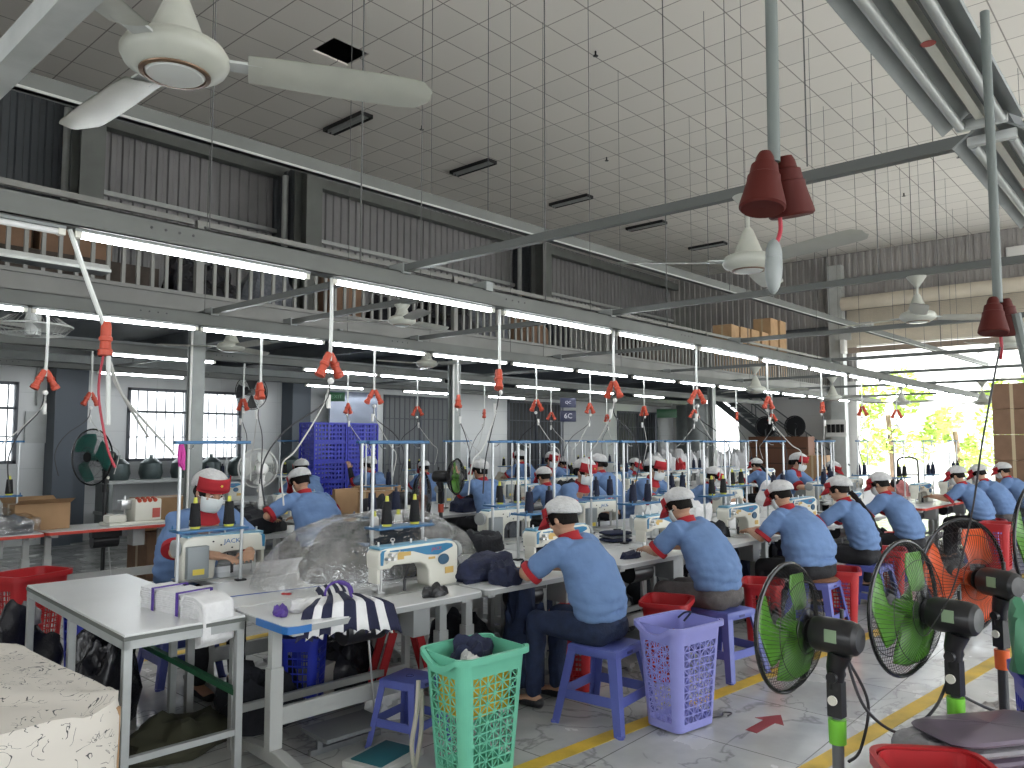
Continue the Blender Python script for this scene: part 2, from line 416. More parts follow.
# tall column in the far right with boxy top
t=thing('end_column','tall pale column against the end wall at the mezzanine end','column',(XE-.4,8.0,0))
G().box(-.05,-.2,0,.25,.2,6.9).obj('shaft',steel_l,t,smooth=False)
G().box(-.35,-1.1,4.95,-.1,-.35,5.05).box(-.1,-.45,4.6,-.05,.0,5.05).obj('bracket_arm',steel_l,t,smooth=False)
G().box(-.3,-.33,4.2,-.05,-.2,4.6).obj('lamp_box',white,t,bevel=.01)
solo(G().box(-.15,-.22,0,0,.22,.42).box(-.17,-.2,.05,-.15,.2,.37),'junction_box',[white],'pale square box high on the corrugated end wall','box',(XE-.02,3.4,6.35),bevel=.01)
# roller canopy above the opening
canopy=mat('canopy_sheet',(.62,.56,.46),.7,0,.08,2)
t=thing('roller_canopy','beige roller canopy rolled above the bright doorway','canopy',(XE-.5,OPN[0]-.3,4.5))
g=G();n=26
for i in range(n):
    z=i*.045;g.beam((.1+.4*math.sin(i*.055),0,z-.1),(.1+.4*math.sin(i*.055),OPN[1]-OPN[0]+.5,z-.1),.03,.036)
g.obj('slats',canopy,t,smooth=False)
G().cyl((.1,0,1.2),(.1,OPN[1]-OPN[0]+.5,1.2),.2,n=16).obj('roller_drum',canopy,t)
G().box(.18,.1,-.28,.24,OPN[1]-OPN[0]+.4,-.12).obj('bottom_bar',mat('brown_bar',(.3,.24,.2),.6),t,smooth=False)
# ================================================================= windows
glow=mat('frosted_daylight_pane',(.9,.93,.95),.3,trans=.6)
glass=mat('window_glass',(.93,.96,.96),.12,trans=1.0)
barm=mat('window_bar_paint',(.12,.13,.15),.5)
def window(n,x0,x1,z0,z1,label,bars=.16,slid=None):
    t=thing('window_%d'%n,None,None,(x0,YB,z0));t['kind']='structure'
    w=x1-x0;h=z1-z0
    G().box(0,-.03,0,w,.06,.05).box(0,-.03,h-.05,w,.06,h).box(0,-.03,0,.05,.06,h).box(w-.05,-.03,0,w,.06,h).box(w/2-.03,-.03,0,w/2+.03,.06,h).box(0,-.03,h*.66,w,.04,h*.66+.04).obj('window_frame',barm,t,smooth=False)
    g=G();x=bars
    while x<w-.04: g.cyl((x,-.05,.03),(x,-.05,h-.03),.011,n=6);x+=bars
    g.cyl((0,-.05,h*.33),(w,-.05,h*.33),.011,n=6).obj('window_bars',barm,t)
    G().box(.05,.01,.05,w-.05,.016,h-.05).obj('window_glass',glass,t,smooth=False)
window(1,1.3,3.85,1.28,2.56,'')
window(2,5.5,7.62,1.28,2.56,'')
t=thing('door_1',None,None,(11.1,YB,0));t['kind']='structure'
def gate(t,w,h,shade):
    G().box(0,-.03,0,.06,.06,h).box(w-.06,-.03,0,w,.06,h).box(0,-.03,h-.06,w,.06,h).box(w/2-.03,-.03,0,w/2+.03,.03,h).obj('door_frame',barm,t,smooth=False)
    g=G();x=.15
    while x<w-.05: g.cyl((x,-.04,0),(x,-.04,h),.012,n=6);x+=.15
    for z in(.3,1.1,h*.8): g.cyl((0,-.04,z),(w,-.04,z),.014,n=6)
    g.obj('door_bars',barm,t)
    G().box(.06,.01,0,w*.96,.02,h-.06).obj('door_leaf',shade,t,smooth=False)
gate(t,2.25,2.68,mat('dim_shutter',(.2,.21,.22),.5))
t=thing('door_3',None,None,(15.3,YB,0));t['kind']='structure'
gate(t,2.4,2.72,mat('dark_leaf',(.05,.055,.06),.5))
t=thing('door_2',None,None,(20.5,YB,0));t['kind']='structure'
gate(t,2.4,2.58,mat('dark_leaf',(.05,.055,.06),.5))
# ================================================================= outdoors
conc=mat('sunlit_concrete',(.62,.6,.56),.8,0,.1,.5)
struct(G().box(XE+.2,-40,-.12,70,50,-.02).obj('yard_ground',conc,smooth=False))
struct(G().box(X0-20,YB+.2,-.12,XE+.2,40,-.02).obj('rear_yard',conc,smooth=False))
struct(G().box(X0-20,-40,-.12,XE+.2,Y0-.2,-.02).obj('front_yard',conc,smooth=False))
g=G().box(-20,YB+6,0,24,YB+6.3,4.5);o=g.obj('neighbour_wall',mat('neighbour_paint',(.75,.76,.78),.8));struct(o)
t=thing('neighbour_house','pale two-storey house beyond the yard fence','building',(43,4,0))
hw=mat('house_render',(.8,.8,.78),.8);hg=mat('house_glass',(.6,.64,.64),.3)
G().box(0,-5,0,8,14,7.5).obj('wall',hw,t,smooth=False)
G().box(-.6,-5.4,7.5,8.4,14.4,7.8).obj('roof',mat('roof_grey',(.45,.45,.45),.8),t,smooth=False)
for k in range(5):
    for z in(1.0,4.2):
        G().box(-.05,-3.5+k*3.4,z,.02,-1.9+k*3.4,z+1.6).obj('window',hg,t,smooth=False)
t=thing('yard_fence','white barred yard fence and gate outside the doorway','fence',(34,-4,0))
G().box(-.1,0,0,.1,20,.7).obj('plinth',white,t,smooth=False)
g=G()
for k in range(90): g.box(-.02,k*.22,.7,.02,k*.22+.03,2.3)
g.box(-.03,0,2.2,.03,20,2.26).obj('bar_panel',white,t,smooth=False)
for k in range(6): G().box(-.15,k*4-.15,0,.15,k*4+.15,2.6).obj('pillar',hw,t,smooth=False)
leafm=[mat('leaf_light',(.48,.62,.16),.6,0,.3,3),mat('leaf_green',(.33,.5,.12),.6,0,.3,3)]
bark=mat('bark',(.2,.14,.1),.9)
def tree(x,y,h,r,n,label,seed,wm=0):
    rnd=random.Random(seed);t=thing('yard_tree',label,'tree',(x,y,-.02),0,'trees in the yard')
    G().tube(catmull([(0,0,0),(.1,.05,h*.3),(-.05,.1,h*.62)]),[.1]*7+[.09]*6,8).obj('trunk',bark,t)
    g=G()
    cs=[(Vector((rnd.gauss(0,r*.45),rnd.gauss(0,r*.45),h*(.25+.065*_)+rnd.gauss(0,h*.06))),r*rnd.uniform(.25,.45)) for _ in range(11)]
    for i in range(n):
        c,cr=cs[i%11];d=Vector((rnd.gauss(0,1),rnd.gauss(0,1),rnd.gauss(0,1))).normalized()*cr*rnd.uniform(.6,1);p=c+d
        a=Vector((rnd.gauss(0,1),rnd.gauss(0,1),rnd.gauss(0,.5))).normalized();b=a.cross(Vector((rnd.random(),rnd.random(),1))).normalized();L=rnd.uniform(.1,.2)
        g.add([p-a*L,p-b*L*.4,p+a*L,p+b*L*.4],[(0,1,2,3)])
    g.obj('foliage',leafm[wm],t,smooth=False)
tree(31,8.6,4.2,1.5,1500,'light green tree at the left edge of the bright doorway',1,0)
tree(32,6.6,3.2,1.2,900,'small yellow-green tree in the doorway, second from left',2,0)
tree(36,3.4,5.6,2.0,1700,'taller tree behind the fence above the cartons',3,1)
tree(37,6.0,4.4,1.5,1300,'tree behind the fence in the middle of the doorway',4,0)
tree(32.5,1.2,5.2,1.8,1500,'leafy tree at the right side of the doorway',5,0)
# floor markings
yel=mat('worn_yellow_line',(.62,.42,.05),.45,0,.3,4)
RA=R(-3.5);OX,OY=2.08,3.28
def W(s,n,z=0): return (OX+s*math.cos(RA)-n*math.sin(RA),OY+s*math.sin(RA)+n*math.cos(RA),z)
def strip(p0,p1,w,name,label):
    p0=Vector(p0);p1=Vector(p1);d=(p1-p0).normalized();a=Vector((-d.y,d.x,0))*w/2
    g=G().add([p0-a,p1-a,p1+a,p0+a,p0-a+Vector((0,0,.002)),p1-a+Vector((0,0,.002)),p1+a+Vector((0,0,.002)),p0+a+Vector((0,0,.002))],[(3,2,1,0),(4,5,6,7),(0,1,5,4),(1,2,6,5),(2,3,7,6),(3,0,4,7)])
    return solo(g,name,[yel],label,'floor marking',smooth=False)
strip((1.6,2.78,.0005),(12,1.6,.0005),.1,'floor_line','worn yellow floor line running beneath the row of blue stools')
strip((2.2,1.74,.0005),(16,.2,.0005),.1,'floor_line','yellow floor line on the open aisle side, behind the fan poles')
strip((2.3,6.02,.0005),(12,5.9,.0005),.1,'floor_line','yellow floor line in the aisle behind the red-capped worker')
g=G();z=.003
arr=[(0,-.035),(.22,-.035),(.22,-.09),(.37,0),(.22,.09),(.22,.035),(0,.035)]
g.prism([(a,b) for a,b in arr],.0005,.0025,'z')
solo(g,'floor_arrow',[mat('dark_red_arrow',(.28,.03,.04),.5)],'dark red arrow painted on the tiles, near the black fan','floor marking',(4.26,1.98,0),R(-3),smooth=False)
# ================================================================= OVERHEAD
tube_on=mat('lit_fluorescent_tube',(1,1,1),.5,emit=(.93,.97,1.0),es=26)
tube_off=mat('unlit_tube',(.75,.76,.76),.3)
wirem=mat('hanging_wire',(.12,.12,.12),.5,.3)
ZL=2.60
def fixture_proto(on):
    t=thing('fluorescent_light','','ceiling light')
    G().box(0,-.02,.0145,1.26,.02,.028).obj('batten',steel,t,smooth=False)
    G().box(.0,-.018,-.015,.03,.018,.028).obj('lamp_holder',offw,t,bevel=.003);G().box(1.23,-.018,-.015,1.26,.018,.028).obj('lamp_holder',offw,t,bevel=.003)
    G().cyl((.03,0,.0),(1.23,0,0),.0145,n=10).obj('tube',tube_on if on else tube_off,t)
    return Proto(t)
LON=fixture_proto(True);LOFF=fixture_proto(False)
trays={}
def tray_row(y,x0,x1,nm,zt=ZL+.028,h=.11,w=.1,lab=''):
    t=thing('cable_tray',lab,'cable tray',(0,y,zt))
    g=G().box(x0,-w/2,0,x1,-w/2+.006,h).box(x0,w/2-.006,0,x1,w/2,h).box(x0,-w/2,0,x1,w/2,.006).box(x0,-w/2,h-.006,x1,w/2,h)
    g.obj('channel',beamgrey,t,smooth=False)
    g=G();x=x0+1.0
    while x<x1:
        for k in range(4): g.cyl((x+k*.07,-w/2-.0015,h*.6),(x+k*.07,-w/2,h*.6),.007,n=8)
        x+=2.6
    g.obj('slot_holes',black,t)['kind']='stuff'
    g=G();x=x0+1.27
    while x<x1: g.box(x-.03,-w/2-.004,-.002,x+.03,w/2+.004,h+.004);x+=2.54
    pass
    return t
rows={1:(3.85,'nearest lit row above the front sewing tables'),2:(6.38,'second lit row, above the middle aisle'),3:(9.0,'third lit row under the mezzanine'),4:(11.6,'farthest lit row by the back wall')}
tray_row(3.85,-2,25-1.3,1,lab='long grey cable tray over the front tables, carrying the nearest light row')
tray_row(6.38,-1,22,2,lab='long grey cable tray carrying the second row of lights')
tray_row(9.0,1,21,3,h=.10,lab='grey cable tray under the mezzanine carrying the third row of lights')
tray_row(11.6,2,20,4,h=.08,lab='grey cable tray nearest the back wall under the mezzanine')
P1=[1.27,2.72,4.28,5.98,7.6,9.5,11.2,12.9,14.6,16.3,18.0,19.7,21.4]
P1=[1.27]+[2.69+1.52*k for k in range(13)]
for i,x in enumerate(P1):
    LON.put((x,3.85,ZL),0,'lit fluorescent tube light, %s from the left in the nearest lit row'%ORD[i],'lit lights of the nearest row',scale=(1.13 if i else 1,1,1))
LOFF.put((-.03,3.85,ZL),0,'unlit white tube light left of the nearest lit row','unlit lights')
P2=[.55,1.84,3.12,4.45,5.8,7.15,8.5,9.9,11.3,12.7,14.1,15.5,16.9,18.3]
for i,x in enumerate(P2):
    LON.put((x,6.38,ZL),0,'lit fluorescent tube light, %s from the left in the second lit row'%ORD[i],'lit lights of the second row')
P3=[3.35,5.85,7.15,8.6,10.2,12.0,14]
for i,x in enumerate(P3):
    LON.put((x,9.0,ZL),0,'lit fluorescent tube light, %s from the left in the third row under the mezzanine'%ORD[i],'lit lights of the third row')
for i,x in enumerate([4.2,7.6,9.8,12.2]):
    LON.put((x,11.6,ZL),0,'lit fluorescent tube light, %s from the left in the row nearest the back wall'%ORD[i],'lit lights of the farthest row')
# extra unlit reflector fixture at the left edge
solo(G().box(0,-.07,0,1.3,.07,.02).prism([(-.07,0),(.07,0),(.03,.05),(-.03,.05)],0,1.3,'x'),'reflector_light',[steel_l],'pale unlit reflector fitting at the left edge below the slats','ceiling light',(.45,4.75,2.62),bevel=.003)
# ---- near row 0 fittings, top right
def reflector(loc,L,lab,lab2):
    t=thing('reflector_light',lab,'ceiling light',loc)
    g=G().prism([(-.11,0),(-.035,.055),(.035,.055),(.11,0),(.114,.004),(.04,.062),(-.04,.062),(-.114,.004)],0,L,'x');g.obj('reflector',steel,t,smooth=False)
    for s in(-.055,.055): G().cyl((.03,s,.008),(L-.03,s,.008),.014,n=12).obj('tube',mat('dull_tube',(.36,.38,.37),.3),t)
    G().box(0,-.012,.02,L,.012,.055).obj('ballast_cover',offw,t,smooth=False)
    G().box(-.0,-.07,-.0,.03,.07,.03).obj('lamp_holder',steel_l,t,bevel=.003);G().box(L-.03,-.07,0,L,.07,.03).obj('lamp_holder',steel_l,t,bevel=.003)
    G().cyl((L*.55,0,.0185),(L*.55,0,.019),.018,n=14).obj('round_sticker',mat('faded_red_sticker',(.5,.12,.1),.6),t)
    return t
reflector((1.3,.46,2.62),1.42,'large unlit twin-tube reflector light, top right corner of the picture','')
reflector((2.86,.46,2.62),1.3,'unlit twin-tube reflector light next along behind the top right one','')
t=thing('cable_tray','dark grey cable tray above the unlit twin-tube lights, top right','cable tray',(0,.46,2.66))
G().box(-1,-.06,.016,9,.06,.078).obj('channel',steel_d,t,smooth=False)
G().box(-1,.062,-.01,2.6,.08,.05).obj('edge_strip',mat('yellowed_strip',(.4,.3,.12),.5),t,smooth=False)
# ---- cross bars on the trays
BARS=[(.66,.3,6.5,'nearest, crossing the top left corner'),(3.22,.3,6.7,'first beyond the big ceiling fan'),(5.58,-2.2,6.6,'second beyond the big ceiling fan'),(8.1,-3,6.6,'third across the aisle'),(10.95,-4,6.6,'fourth across the aisle'),(13.6,-4,6.6,'fifth across the aisle'),(16.6,-4,6.6,'sixth across the aisle'),(20.4,-4,8.2,'farthest, in front of the doorway'),(4.0,3.8,6.45,'short one between the two nearest light rows')]
for x,a,b,nm in BARS:
    t=thing('cross_bar','grey steel cross bar over the light rows, '+nm,'bar',(x,0,ZL+.138),0,'cross bars above the light rows')
    w=.075 if x<1 else .045
    G().box(-w/2,a,0,w/2,b,w).obj('tube_profile',mat('pale_bar_paint',(.42,.44,.43),.5,0,.15,6) if x<1 else mat('dark_bar_paint',(.11,.118,.113),.5),t,smooth=False)
    for y in(3.85,6.38): 
        if a<y<b+.2: G().box(-.035,y-.07,-.012,.035,y+.07,w+.01).obj('clamp',steel,t,smooth=False)
# a plain bar under the deck too
for x in(4.6,9.4):
    t=thing('cross_bar','thin grey cross bar under the mezzanine near x %s'%('the left column' if x<5 else 'the middle column'),'bar',(x,0,ZL+.128),0,None)
    G().box(-.02,6.4,0,.02,12,.035).obj('tube_profile',steel,t,smooth=False)
    for y in(8.8,11.4): G().cyl((0,y,.03),(0,y,ZF-.42-ZL-.128),.006,n=5).obj('hanger_rod',steel_d,t)
# ---- vertical hanger wires from ceiling to trays
def wire(x,y,z0,lab,grp,r=.0035,jog=0):
    g=G();g.tube([(0,0,z0),(jog*.3,0,(z0+ZC)/2),(jog,0,ZC)],r,5)
    solo(g,'hanging_wire',[wirem],lab,'wire',(x,y,0),0,grp)
for i,x in enumerate([-.35,.75,1.92,2.9,3.4,4.72,5.33,6.61,8.42,10.6,12.4,14.2,16.2,18.4,20.5]):
    wire(x,3.85,ZL+.138,'thin dark rod from the ceiling to the nearest light row, %s from the left'%ORD[i],'rods above the nearest light row',r=.006 if i in(3,5,7) else .0035)
for i,x in enumerate([.5,3.16,4.66,5.78,7.13,7.78,9.6,11.8,14.0,16.5,19]):
    wire(x,6.38,ZL+.138,'thin dark rod from the ceiling to the second light row, %s from the left'%ORD[i],'rods above the second light row')
for i,(x,y) in enumerate([(3.25,1.2),(4.3,.5),(5.6,1.6),(6.9,.5),(8.1,2.0),(8.1,.4),(10.9,2.4),(10.95,.6),(13.6,1.8),(13.6,.0),(16.6,1.5),(5.6,2.7),(10.95,-1.0),(13.6,3.0),(20.4,4.5)]):
    wire(x,y,ZL+.22,'thin dark rod from the ceiling down to an aisle cross bar, %s of fifteen'%ORD[i],'rods above the aisle cross bars')
# ---- ceiling fans
fanm=mat('ceiling_fan_enamel',(.44,.45,.40),.35,0,.05,10);fanring=mat('bronze_ring',(.16,.10,.06),.35,.5)
def ceiling_fan(loc,rot,top,lab,canopy_=True):
    x,y,z=loc;t=thing('ceiling_fan',lab,'fan',loc,rot,'ceiling fans')
    hh=top-z
    G().cyl((0,0,.05),(0,0,hh-.02),.012,n=10).obj('down_rod',fanm,t)
    G().lathe([(.0,.2),(.02,.2),(.03,.185),(.078,.062),(.085,.047),(.105,.043),(.135,.03),(.149,.008),(.149,-.008),(.14,-.027),(.108,-.046),(.1,-.05)],n=36).obj('motor_housing',fanm,t)
    G().lathe([(.1,-.046),(.097,-.054),(.085,-.056),(.082,-.05)],n=36).obj('bronze_ring',fanring,t)
    G().lathe([(.084,-.05),(.075,-.058),(.04,-.062),(0,-.063)],n=30).obj('cap',mat('shiny_cap',(.6,.62,.6),.15),t)
    if canopy_: G().lathe([(.012,hh-.10),(.018,hh-.098),(.085,hh-.002),(.0,hh)],n=18).obj('canopy',fanm,t)
    for k in range(3):
        a=2*PI*k/3;M=Matrix.Rotation(a,4,'Z')
        g=G().xf(M).box(.12,-.03,-.005,.24,.03,.003)
        o=g.obj('blade_iron',steel_l,t,smooth=False)
        g=G().xf(M@Matrix.Rotation(R(-12),4,'X'))
        def fn(u,v):
            X=.2+u*.56;wd=.062+.012*math.sin(u*PI*.8) if u<.93 else .062*math.sqrt(max(0,1-((u-.93)/.075)**2))+.004
            return (X,(v-.5)*2*wd,-.006-.006*math.cos((v-.5)*PI))
        g.grid(fn,16,6)
        def fn2(u,v): p=fn(u,1-v);return (p[0],p[1],p[2]+.004)
        g.grid(fn2,16,6).obj('blade',fanm,t)
    return t
TB=ZL+.138
ceiling_fan((.97,2.18,2.765),R(-29),3.4,'large nearest white ceiling fan, top left of the picture',True)
ceiling_fan((3.22,1.46,2.44),R(12),2.44+.298/.76,'white ceiling fan hanging right of centre behind the dark red plug tops').scale=(.76,)*3
ceiling_fan((4.0,4.75,2.61),R(8),2.61+.128/.75,'white ceiling fan seen under the nearest light row, in front of the railing slats').scale=(.75,)*3
ceiling_fan((4.25,7.95,2.68),R(30),2.92,'white ceiling fan just left of the nearest steel column, left part of picture')
ceiling_fan((7.1,7.9,2.7),R(50),2.92,'white ceiling fan under the mezzanine left of the middle column')
ceiling_fan((5.58,1.36,2.47),R(75),2.47+.268/.74,'ceiling fan over the right aisle in front of the beige roller canopy').scale=(.74,)*3
ceiling_fan((8.1,1.24,2.5),R(35),2.5+.238/.74,'ceiling fan beside the right red sockets, in front of the doorway top').scale=(.74,)*3
ceiling_fan((10.95,1.15,2.36),R(15),TB,'ceiling fan at the right edge, beside the hanging grey pipe')
ceiling_fan((10.95,4.9,2.4),R(65),TB,'far ceiling fan below the second railing, right of centre')
ceiling_fan((13.6,4.7,2.38),R(25),TB,'far ceiling fan against the stair, right of centre')
ceiling_fan((16.6,4.4,2.4),R(5),TB,'far ceiling fan at the left edge of the bright doorway')
ceiling_fan((16.6,3.0,2.36),R(48),TB,'small far ceiling fan inside the bright doorway')
# wall fan and caged fan under the deck at left
# recessed ceiling lamps
for i,(x,y) in enumerate([(8.0,11.05),(11.07,10.95),(14.2,10.8),(17.2,10.6),(20.2,10.4),(22.8,10.3)]):
    t=thing('recessed_light','narrow dark louvred ceiling light, %s from the left'%ORD[i],'ceiling light',(x,y,ZC),0,'louvred lights on the ceiling')
    G().box(-.13,-.55,-.07,-.12,.55,0).box(.12,-.55,-.07,.13,.55,0).box(-.13,-.56,-.07,.13,-.55,0).box(-.13,.55,-.07,.13,.56,0).box(-.12,-.55,-.012,.12,.55,-.002).obj('housing',black,t,smooth=False)
    G().box(-.04,-.54,-.075,-.03,.54,-.01).box(.04,-.54,-.075,.05,.54,-.01).obj('louvre',steel_l,t,smooth=False)
g=G()
t=None
# missing tile rim
# sprinklers/hooks
for i,(x,y) in enumerate([(5.1,8.0),(9,10.2),(8.9,6.3),(12.5,8.6),(11.2,4.6),(13.6,3.1),(16.5,6.2),(17,3.3),(18.9,4.8)]):
    t=thing('ceiling_sprinkler','small dark sprinkler head on the tiles, %s of nine'%ORD[i],'sprinkler',(x,y,ZC),0,'ceiling sprinklers')
    G().cyl((0,0,0),(0,0,-.07),.014,n=8).cyl((0,0,-.07),(0,0,-.075),.04,n=10).obj('head',black,t)
# ---- power drops: pipe, red sockets, cords down to the machine
pipew=mat('white_hanging_conduit',(.66,.68,.66),.4);cordm=mat('dark_cord',(.04,.04,.045),.5);cordw=mat('white_cord',(.55,.55,.53),.5)
def drop_proto(L,seed,red):
    rnd=random.Random(seed);t=thing('power_drop','','hanging socket')
    G().tube([(0,0,0),(.005,0,-L*.5),(0,0,-L)],.011,8).obj('conduit',pipew,t)
    for k,(dx,dy) in enumerate(((-.022,0),(.024,.012))):
        g=G();M=Matrix.Translation((dx*.9,dy,-L+.02))@Matrix.Rotation(-dx*20,4,'Y')@Matrix.Scale(1.05,4)
        g.xf(M).lathe([(.0,.03),(.018,.028),(.022,0),(.022,-.03),(.027,-.034),(.027,-.05),(.021,-.054),(.024,-.09),(.03,-.094),(.03,-.118),(.012,-.124),(0,-.124)],n=12).obj('socket',red,t)
    for k in range(2):
        s=rnd.choice((-1,1));a=rnd.uniform(.12,.3)*s;b=rnd.uniform(.0,.25)
        G().tube(catmull([(0,0,-L-.1),(.02*s,.02,-L-.25),(a,b*.6,-L-.42-.1*k),(a*1.4,b,-L-.62),(a*1.2,b*1.2,-L-.85)],5),.005,5).obj('cord',cordw if k else cordm,t)
    G().cyl((.01,.03,-L-.2),(.015,.03,-L-.28),.017,.012,n=10).obj('plug',white,t)
    G().ell((.0,-.01,-L-.12),(.022,.016,.02),10,7).obj('junction_box',white,t)
    return Proto(t)
DR=[drop_proto(.50,s,redor) for s in(1,2,3)]
def P(x,y): pass
lab1=['hanging beside the plastic sheet mound','above the vacant machine','above the front worker','above the second front worker']
for i,x in enumerate([2.69,4.18,5.68,7.19,8.94,10.71,12.4,14.2]):
    DR[i%3].put((x,3.85,ZL+.02),R(40*i),'red socket cluster on a white conduit, nearest light row, %s from the left'%ORD[i+1],'socket drops of the nearest row')
for i,x in enumerate([1.95,3.71,5.01,6.22,7.63,8.81,10.23,11.8,13.4,15]):
    DR[(i+1)%3].put((x,6.38,ZL+.02),R(70*i),'red socket cluster on a white conduit, second light row, %s from the left'%ORD[i],'socket drops of the second row')
for i,x in enumerate([3.2,5.0,6.6,7.9,9.4,11.2,13.0]):
    DR[(i+2)%3].put((x,9.0,ZL+.02),R(100*i),'small red socket cluster under the mezzanine, third light row, %s from the left'%ORD[i],'socket drops of the third row')
# first drop hangs slanted, close to the camera
t=thing('power_drop','orange-red socket on a slanting white conduit at far left, under the first lit tube','hanging socket',(1.25,3.85,ZL+.02),0,'socket drops of the nearest row')
G().tube([(0,0,0),(.09,0,-.24),(.17,0,-.44)],.012,8).obj('conduit',pipew,t)
G().xf(Matrix.Translation((.175,0,-.44))).lathe([(0,.03),(.02,.03),(.024,0),(.024,-.04),(.03,-.044),(.03,-.06),(.024,-.064),(.026,-.1),(.033,-.104),(.033,-.13),(0,-.135)],n=12).obj('socket',redor,t)
G().tube(catmull([(.17,0,-.55),(.16,.02,-.75),(.2,.0,-1.0),(.24,.0,-1.1)]),.006,6).obj('cord',mat('red_cord',(.4,.03,.05),.5),t,label='red cord')
G().tube([(.19,0,-.56),(.2,0,-.9)],.011,8).obj('lower_conduit',pipew,t)
for k,(a,b) in enumerate(((.75,1.05),(.6,.95))): G().tube(catmull([(.2,0,-.6),(.3,.1,-.75),(a,.5,-b+.0)]),.007,6).obj('cord',cordw,t)
# big dark red plug tops in front
def big_drop(x,y,z,ztop,lab,s=1.0,up=.4):
    t=thing('power_drop',lab,'hanging socket',(x,y,z))
    G().tube([(0,0,.07*s),(0.004,0,.3),(0,0,ztop-z)],.0095,12).obj('conduit',mat('grey_flex_conduit',(.14,.16,.15),.5),t)
    for k,(dx,dy,ry) in enumerate(((-.026,.006,-10),(.022,-.012,12))):
        g=G().xf(Matrix.Translation((dx*s,dy,.075*s))@Matrix.Rotation(R(-ry),4,'Y')@Matrix.Scale(s,4))
        g.lathe([(0,.01),(.012,.01),(.017,0),(.02,-.015),(.026,-.018),(.029,-.04),(.032,-.042),(.033,-.055),(.044,-.1),(.045,-.108),(.041,-.112),(.02,-.11),(0,-.108)],n=24).obj('socket',dredp,t,label='dark red plug body')
    G().tube(catmull([(.02*s,0,-.02),(.018,0,-.05),(.0,.0,-.075)]),.0035,8).obj('cord',mat('red_cord',(.4,.03,.05),.5),t)
    return t
t=big_drop(1.155,.478,2.03,3.2,'pair of dark red sockets hanging from a grey conduit close to the camera',.78)
G().xf(Matrix.Translation((-.012,0,-.115))@Matrix.Rotation(R(6),4,'Y')).ell((0,0,0),(.019,.012,.042),20,12).ell((0,0,.02),(.0195,.011,.026),16,10).obj('grey_connector',mat('grey_connector',(.22,.24,.235),.45),t)
t=big_drop(1.93,.312,1.90,2.6,'pair of dark red sockets on a leaning grey pipe near the right edge',.66)
G().tube(catmull([(0,0,-.05),(-.0,.04,-.25),(.25,.12,-.45),(.75,.28,-.72),(1.2,.46,-.95)]),.0022,6).obj('cord',cordm,t,label='long black cord')
G().tube([(.01,-.03,.02),(.02,-.05,-.13)],.010,8).obj('lower_conduit',mat('grey_flex_conduit',(.14,.16,.15),.5),t)
# exit sign boards (small, dark, hanging)
def sign(loc,w,h,m,lab,rz=0,txt=None,tm=None):
    t=thing('hanging_sign',lab,'sign',loc,rz)
    G().box(-w/2,-.02,-h/2,w/2,.02,h/2).obj('panel',m,t,bevel=.004)
    if txt: text_part(txt,h*.6,.002,'lettering',tm,t,Matrix.Translation((0,-.023,0))@Matrix.Rotation(PI/2,4,'X'))
    return t
dgreen=mat('dark_green_sign',(.01,.09,.03),.4);lg=mat('lit_green_sign',(.03,.5,.15),.4,emit=(.05,.8,.25),es=1.2)
sign((7.55,10.6,2.36),.26,.15,dgreen,'dark green exit board hanging left of centre above the blue crates',R(-45),'EXIT',mat('pale_letter',(.12,.3,.18),.5))
sign((20.5,12,2.45),.6,.26,dgreen,'dark green exit board hanging near the stair head',R(-50))
sign((22.9,13.5,4.9),.5,.22,lg,'small lit green exit sign on the far upper corner',R(-60))
sg=thing('hanging_sign','dark blue board with pale letters hanging above the centre tables','sign',(12.1,9.3,2.33),R(-40))
G().box(-.16,-.015,-.32,.16,.015,-.1).box(-.16,-.015,-.04,.16,.015,.15).obj('panel',mat('dark_blue_sign',(.02,.025,.07),.4),sg,bevel=.004)
lw=mat('sign_letters',(.6,.62,.7),.5)
text_part('6C',.14,.002,'lettering',lw,sg,Matrix.Translation((0,-.018,-.21))@Matrix.Rotation(PI/2,4,'X'))
text_part('QC',.08,.002,'lettering',lw,sg,Matrix.Translation((0,-.018,.06))@Matrix.Rotation(PI/2,4,'X'))
# ================================================================= LIGHT
w=bpy.data.worlds.new('sky');SC.world=w;w.use_nodes=True
bg=w.node_tree.nodes['Background'];bg.inputs[0].default_value=(.93,.97,1.0,1);bg.inputs[1].default_value=5.0
def portal(loc,rot,sx,sy):
    l=bpy.data.lights.new('window_portal','AREA');l.shape='RECTANGLE';l.size=sx;l.size_y=sy;l.cycles.is_portal=True
    o=bpy.data.objects.new('window_portal',l);COL.objects.link(o);o.location=loc;o.rotation_euler=rot
portal((XE+.3,(OPN[0]+OPN[1])/2,2.25),(0,PI/2,0),4.5,6.5)
for a,b in((1,8),(9.5,15.5),(17,22)): portal(((a+b)/2,Y0-.3,2.3),(PI/2,0,0),b-a,4.6)
sun=bpy.data.lights.new('sun','SUN');sun.energy=10.0;sun.angle=R(2);so=bpy.data.objects.new('sun',sun);COL.objects.link(so);so.rotation_euler=(R(42),0,R(-28))
SC.cycles.use_denoising=True
try: SC.cycles.denoiser='OPENIMAGEDENOISE'
except Exception: pass
SC.cycles.max_bounces=7;SC.cycles.diffuse_bounces=4;SC.cycles.glossy_bounces=3;SC.cycles.transmission_bounces=6;SC.cycles.transparent_max_bounces=8
SC.cycles.caustics_reflective=False;SC.cycles.caustics_refractive=False;SC.cycles.sample_clamp_indirect=6
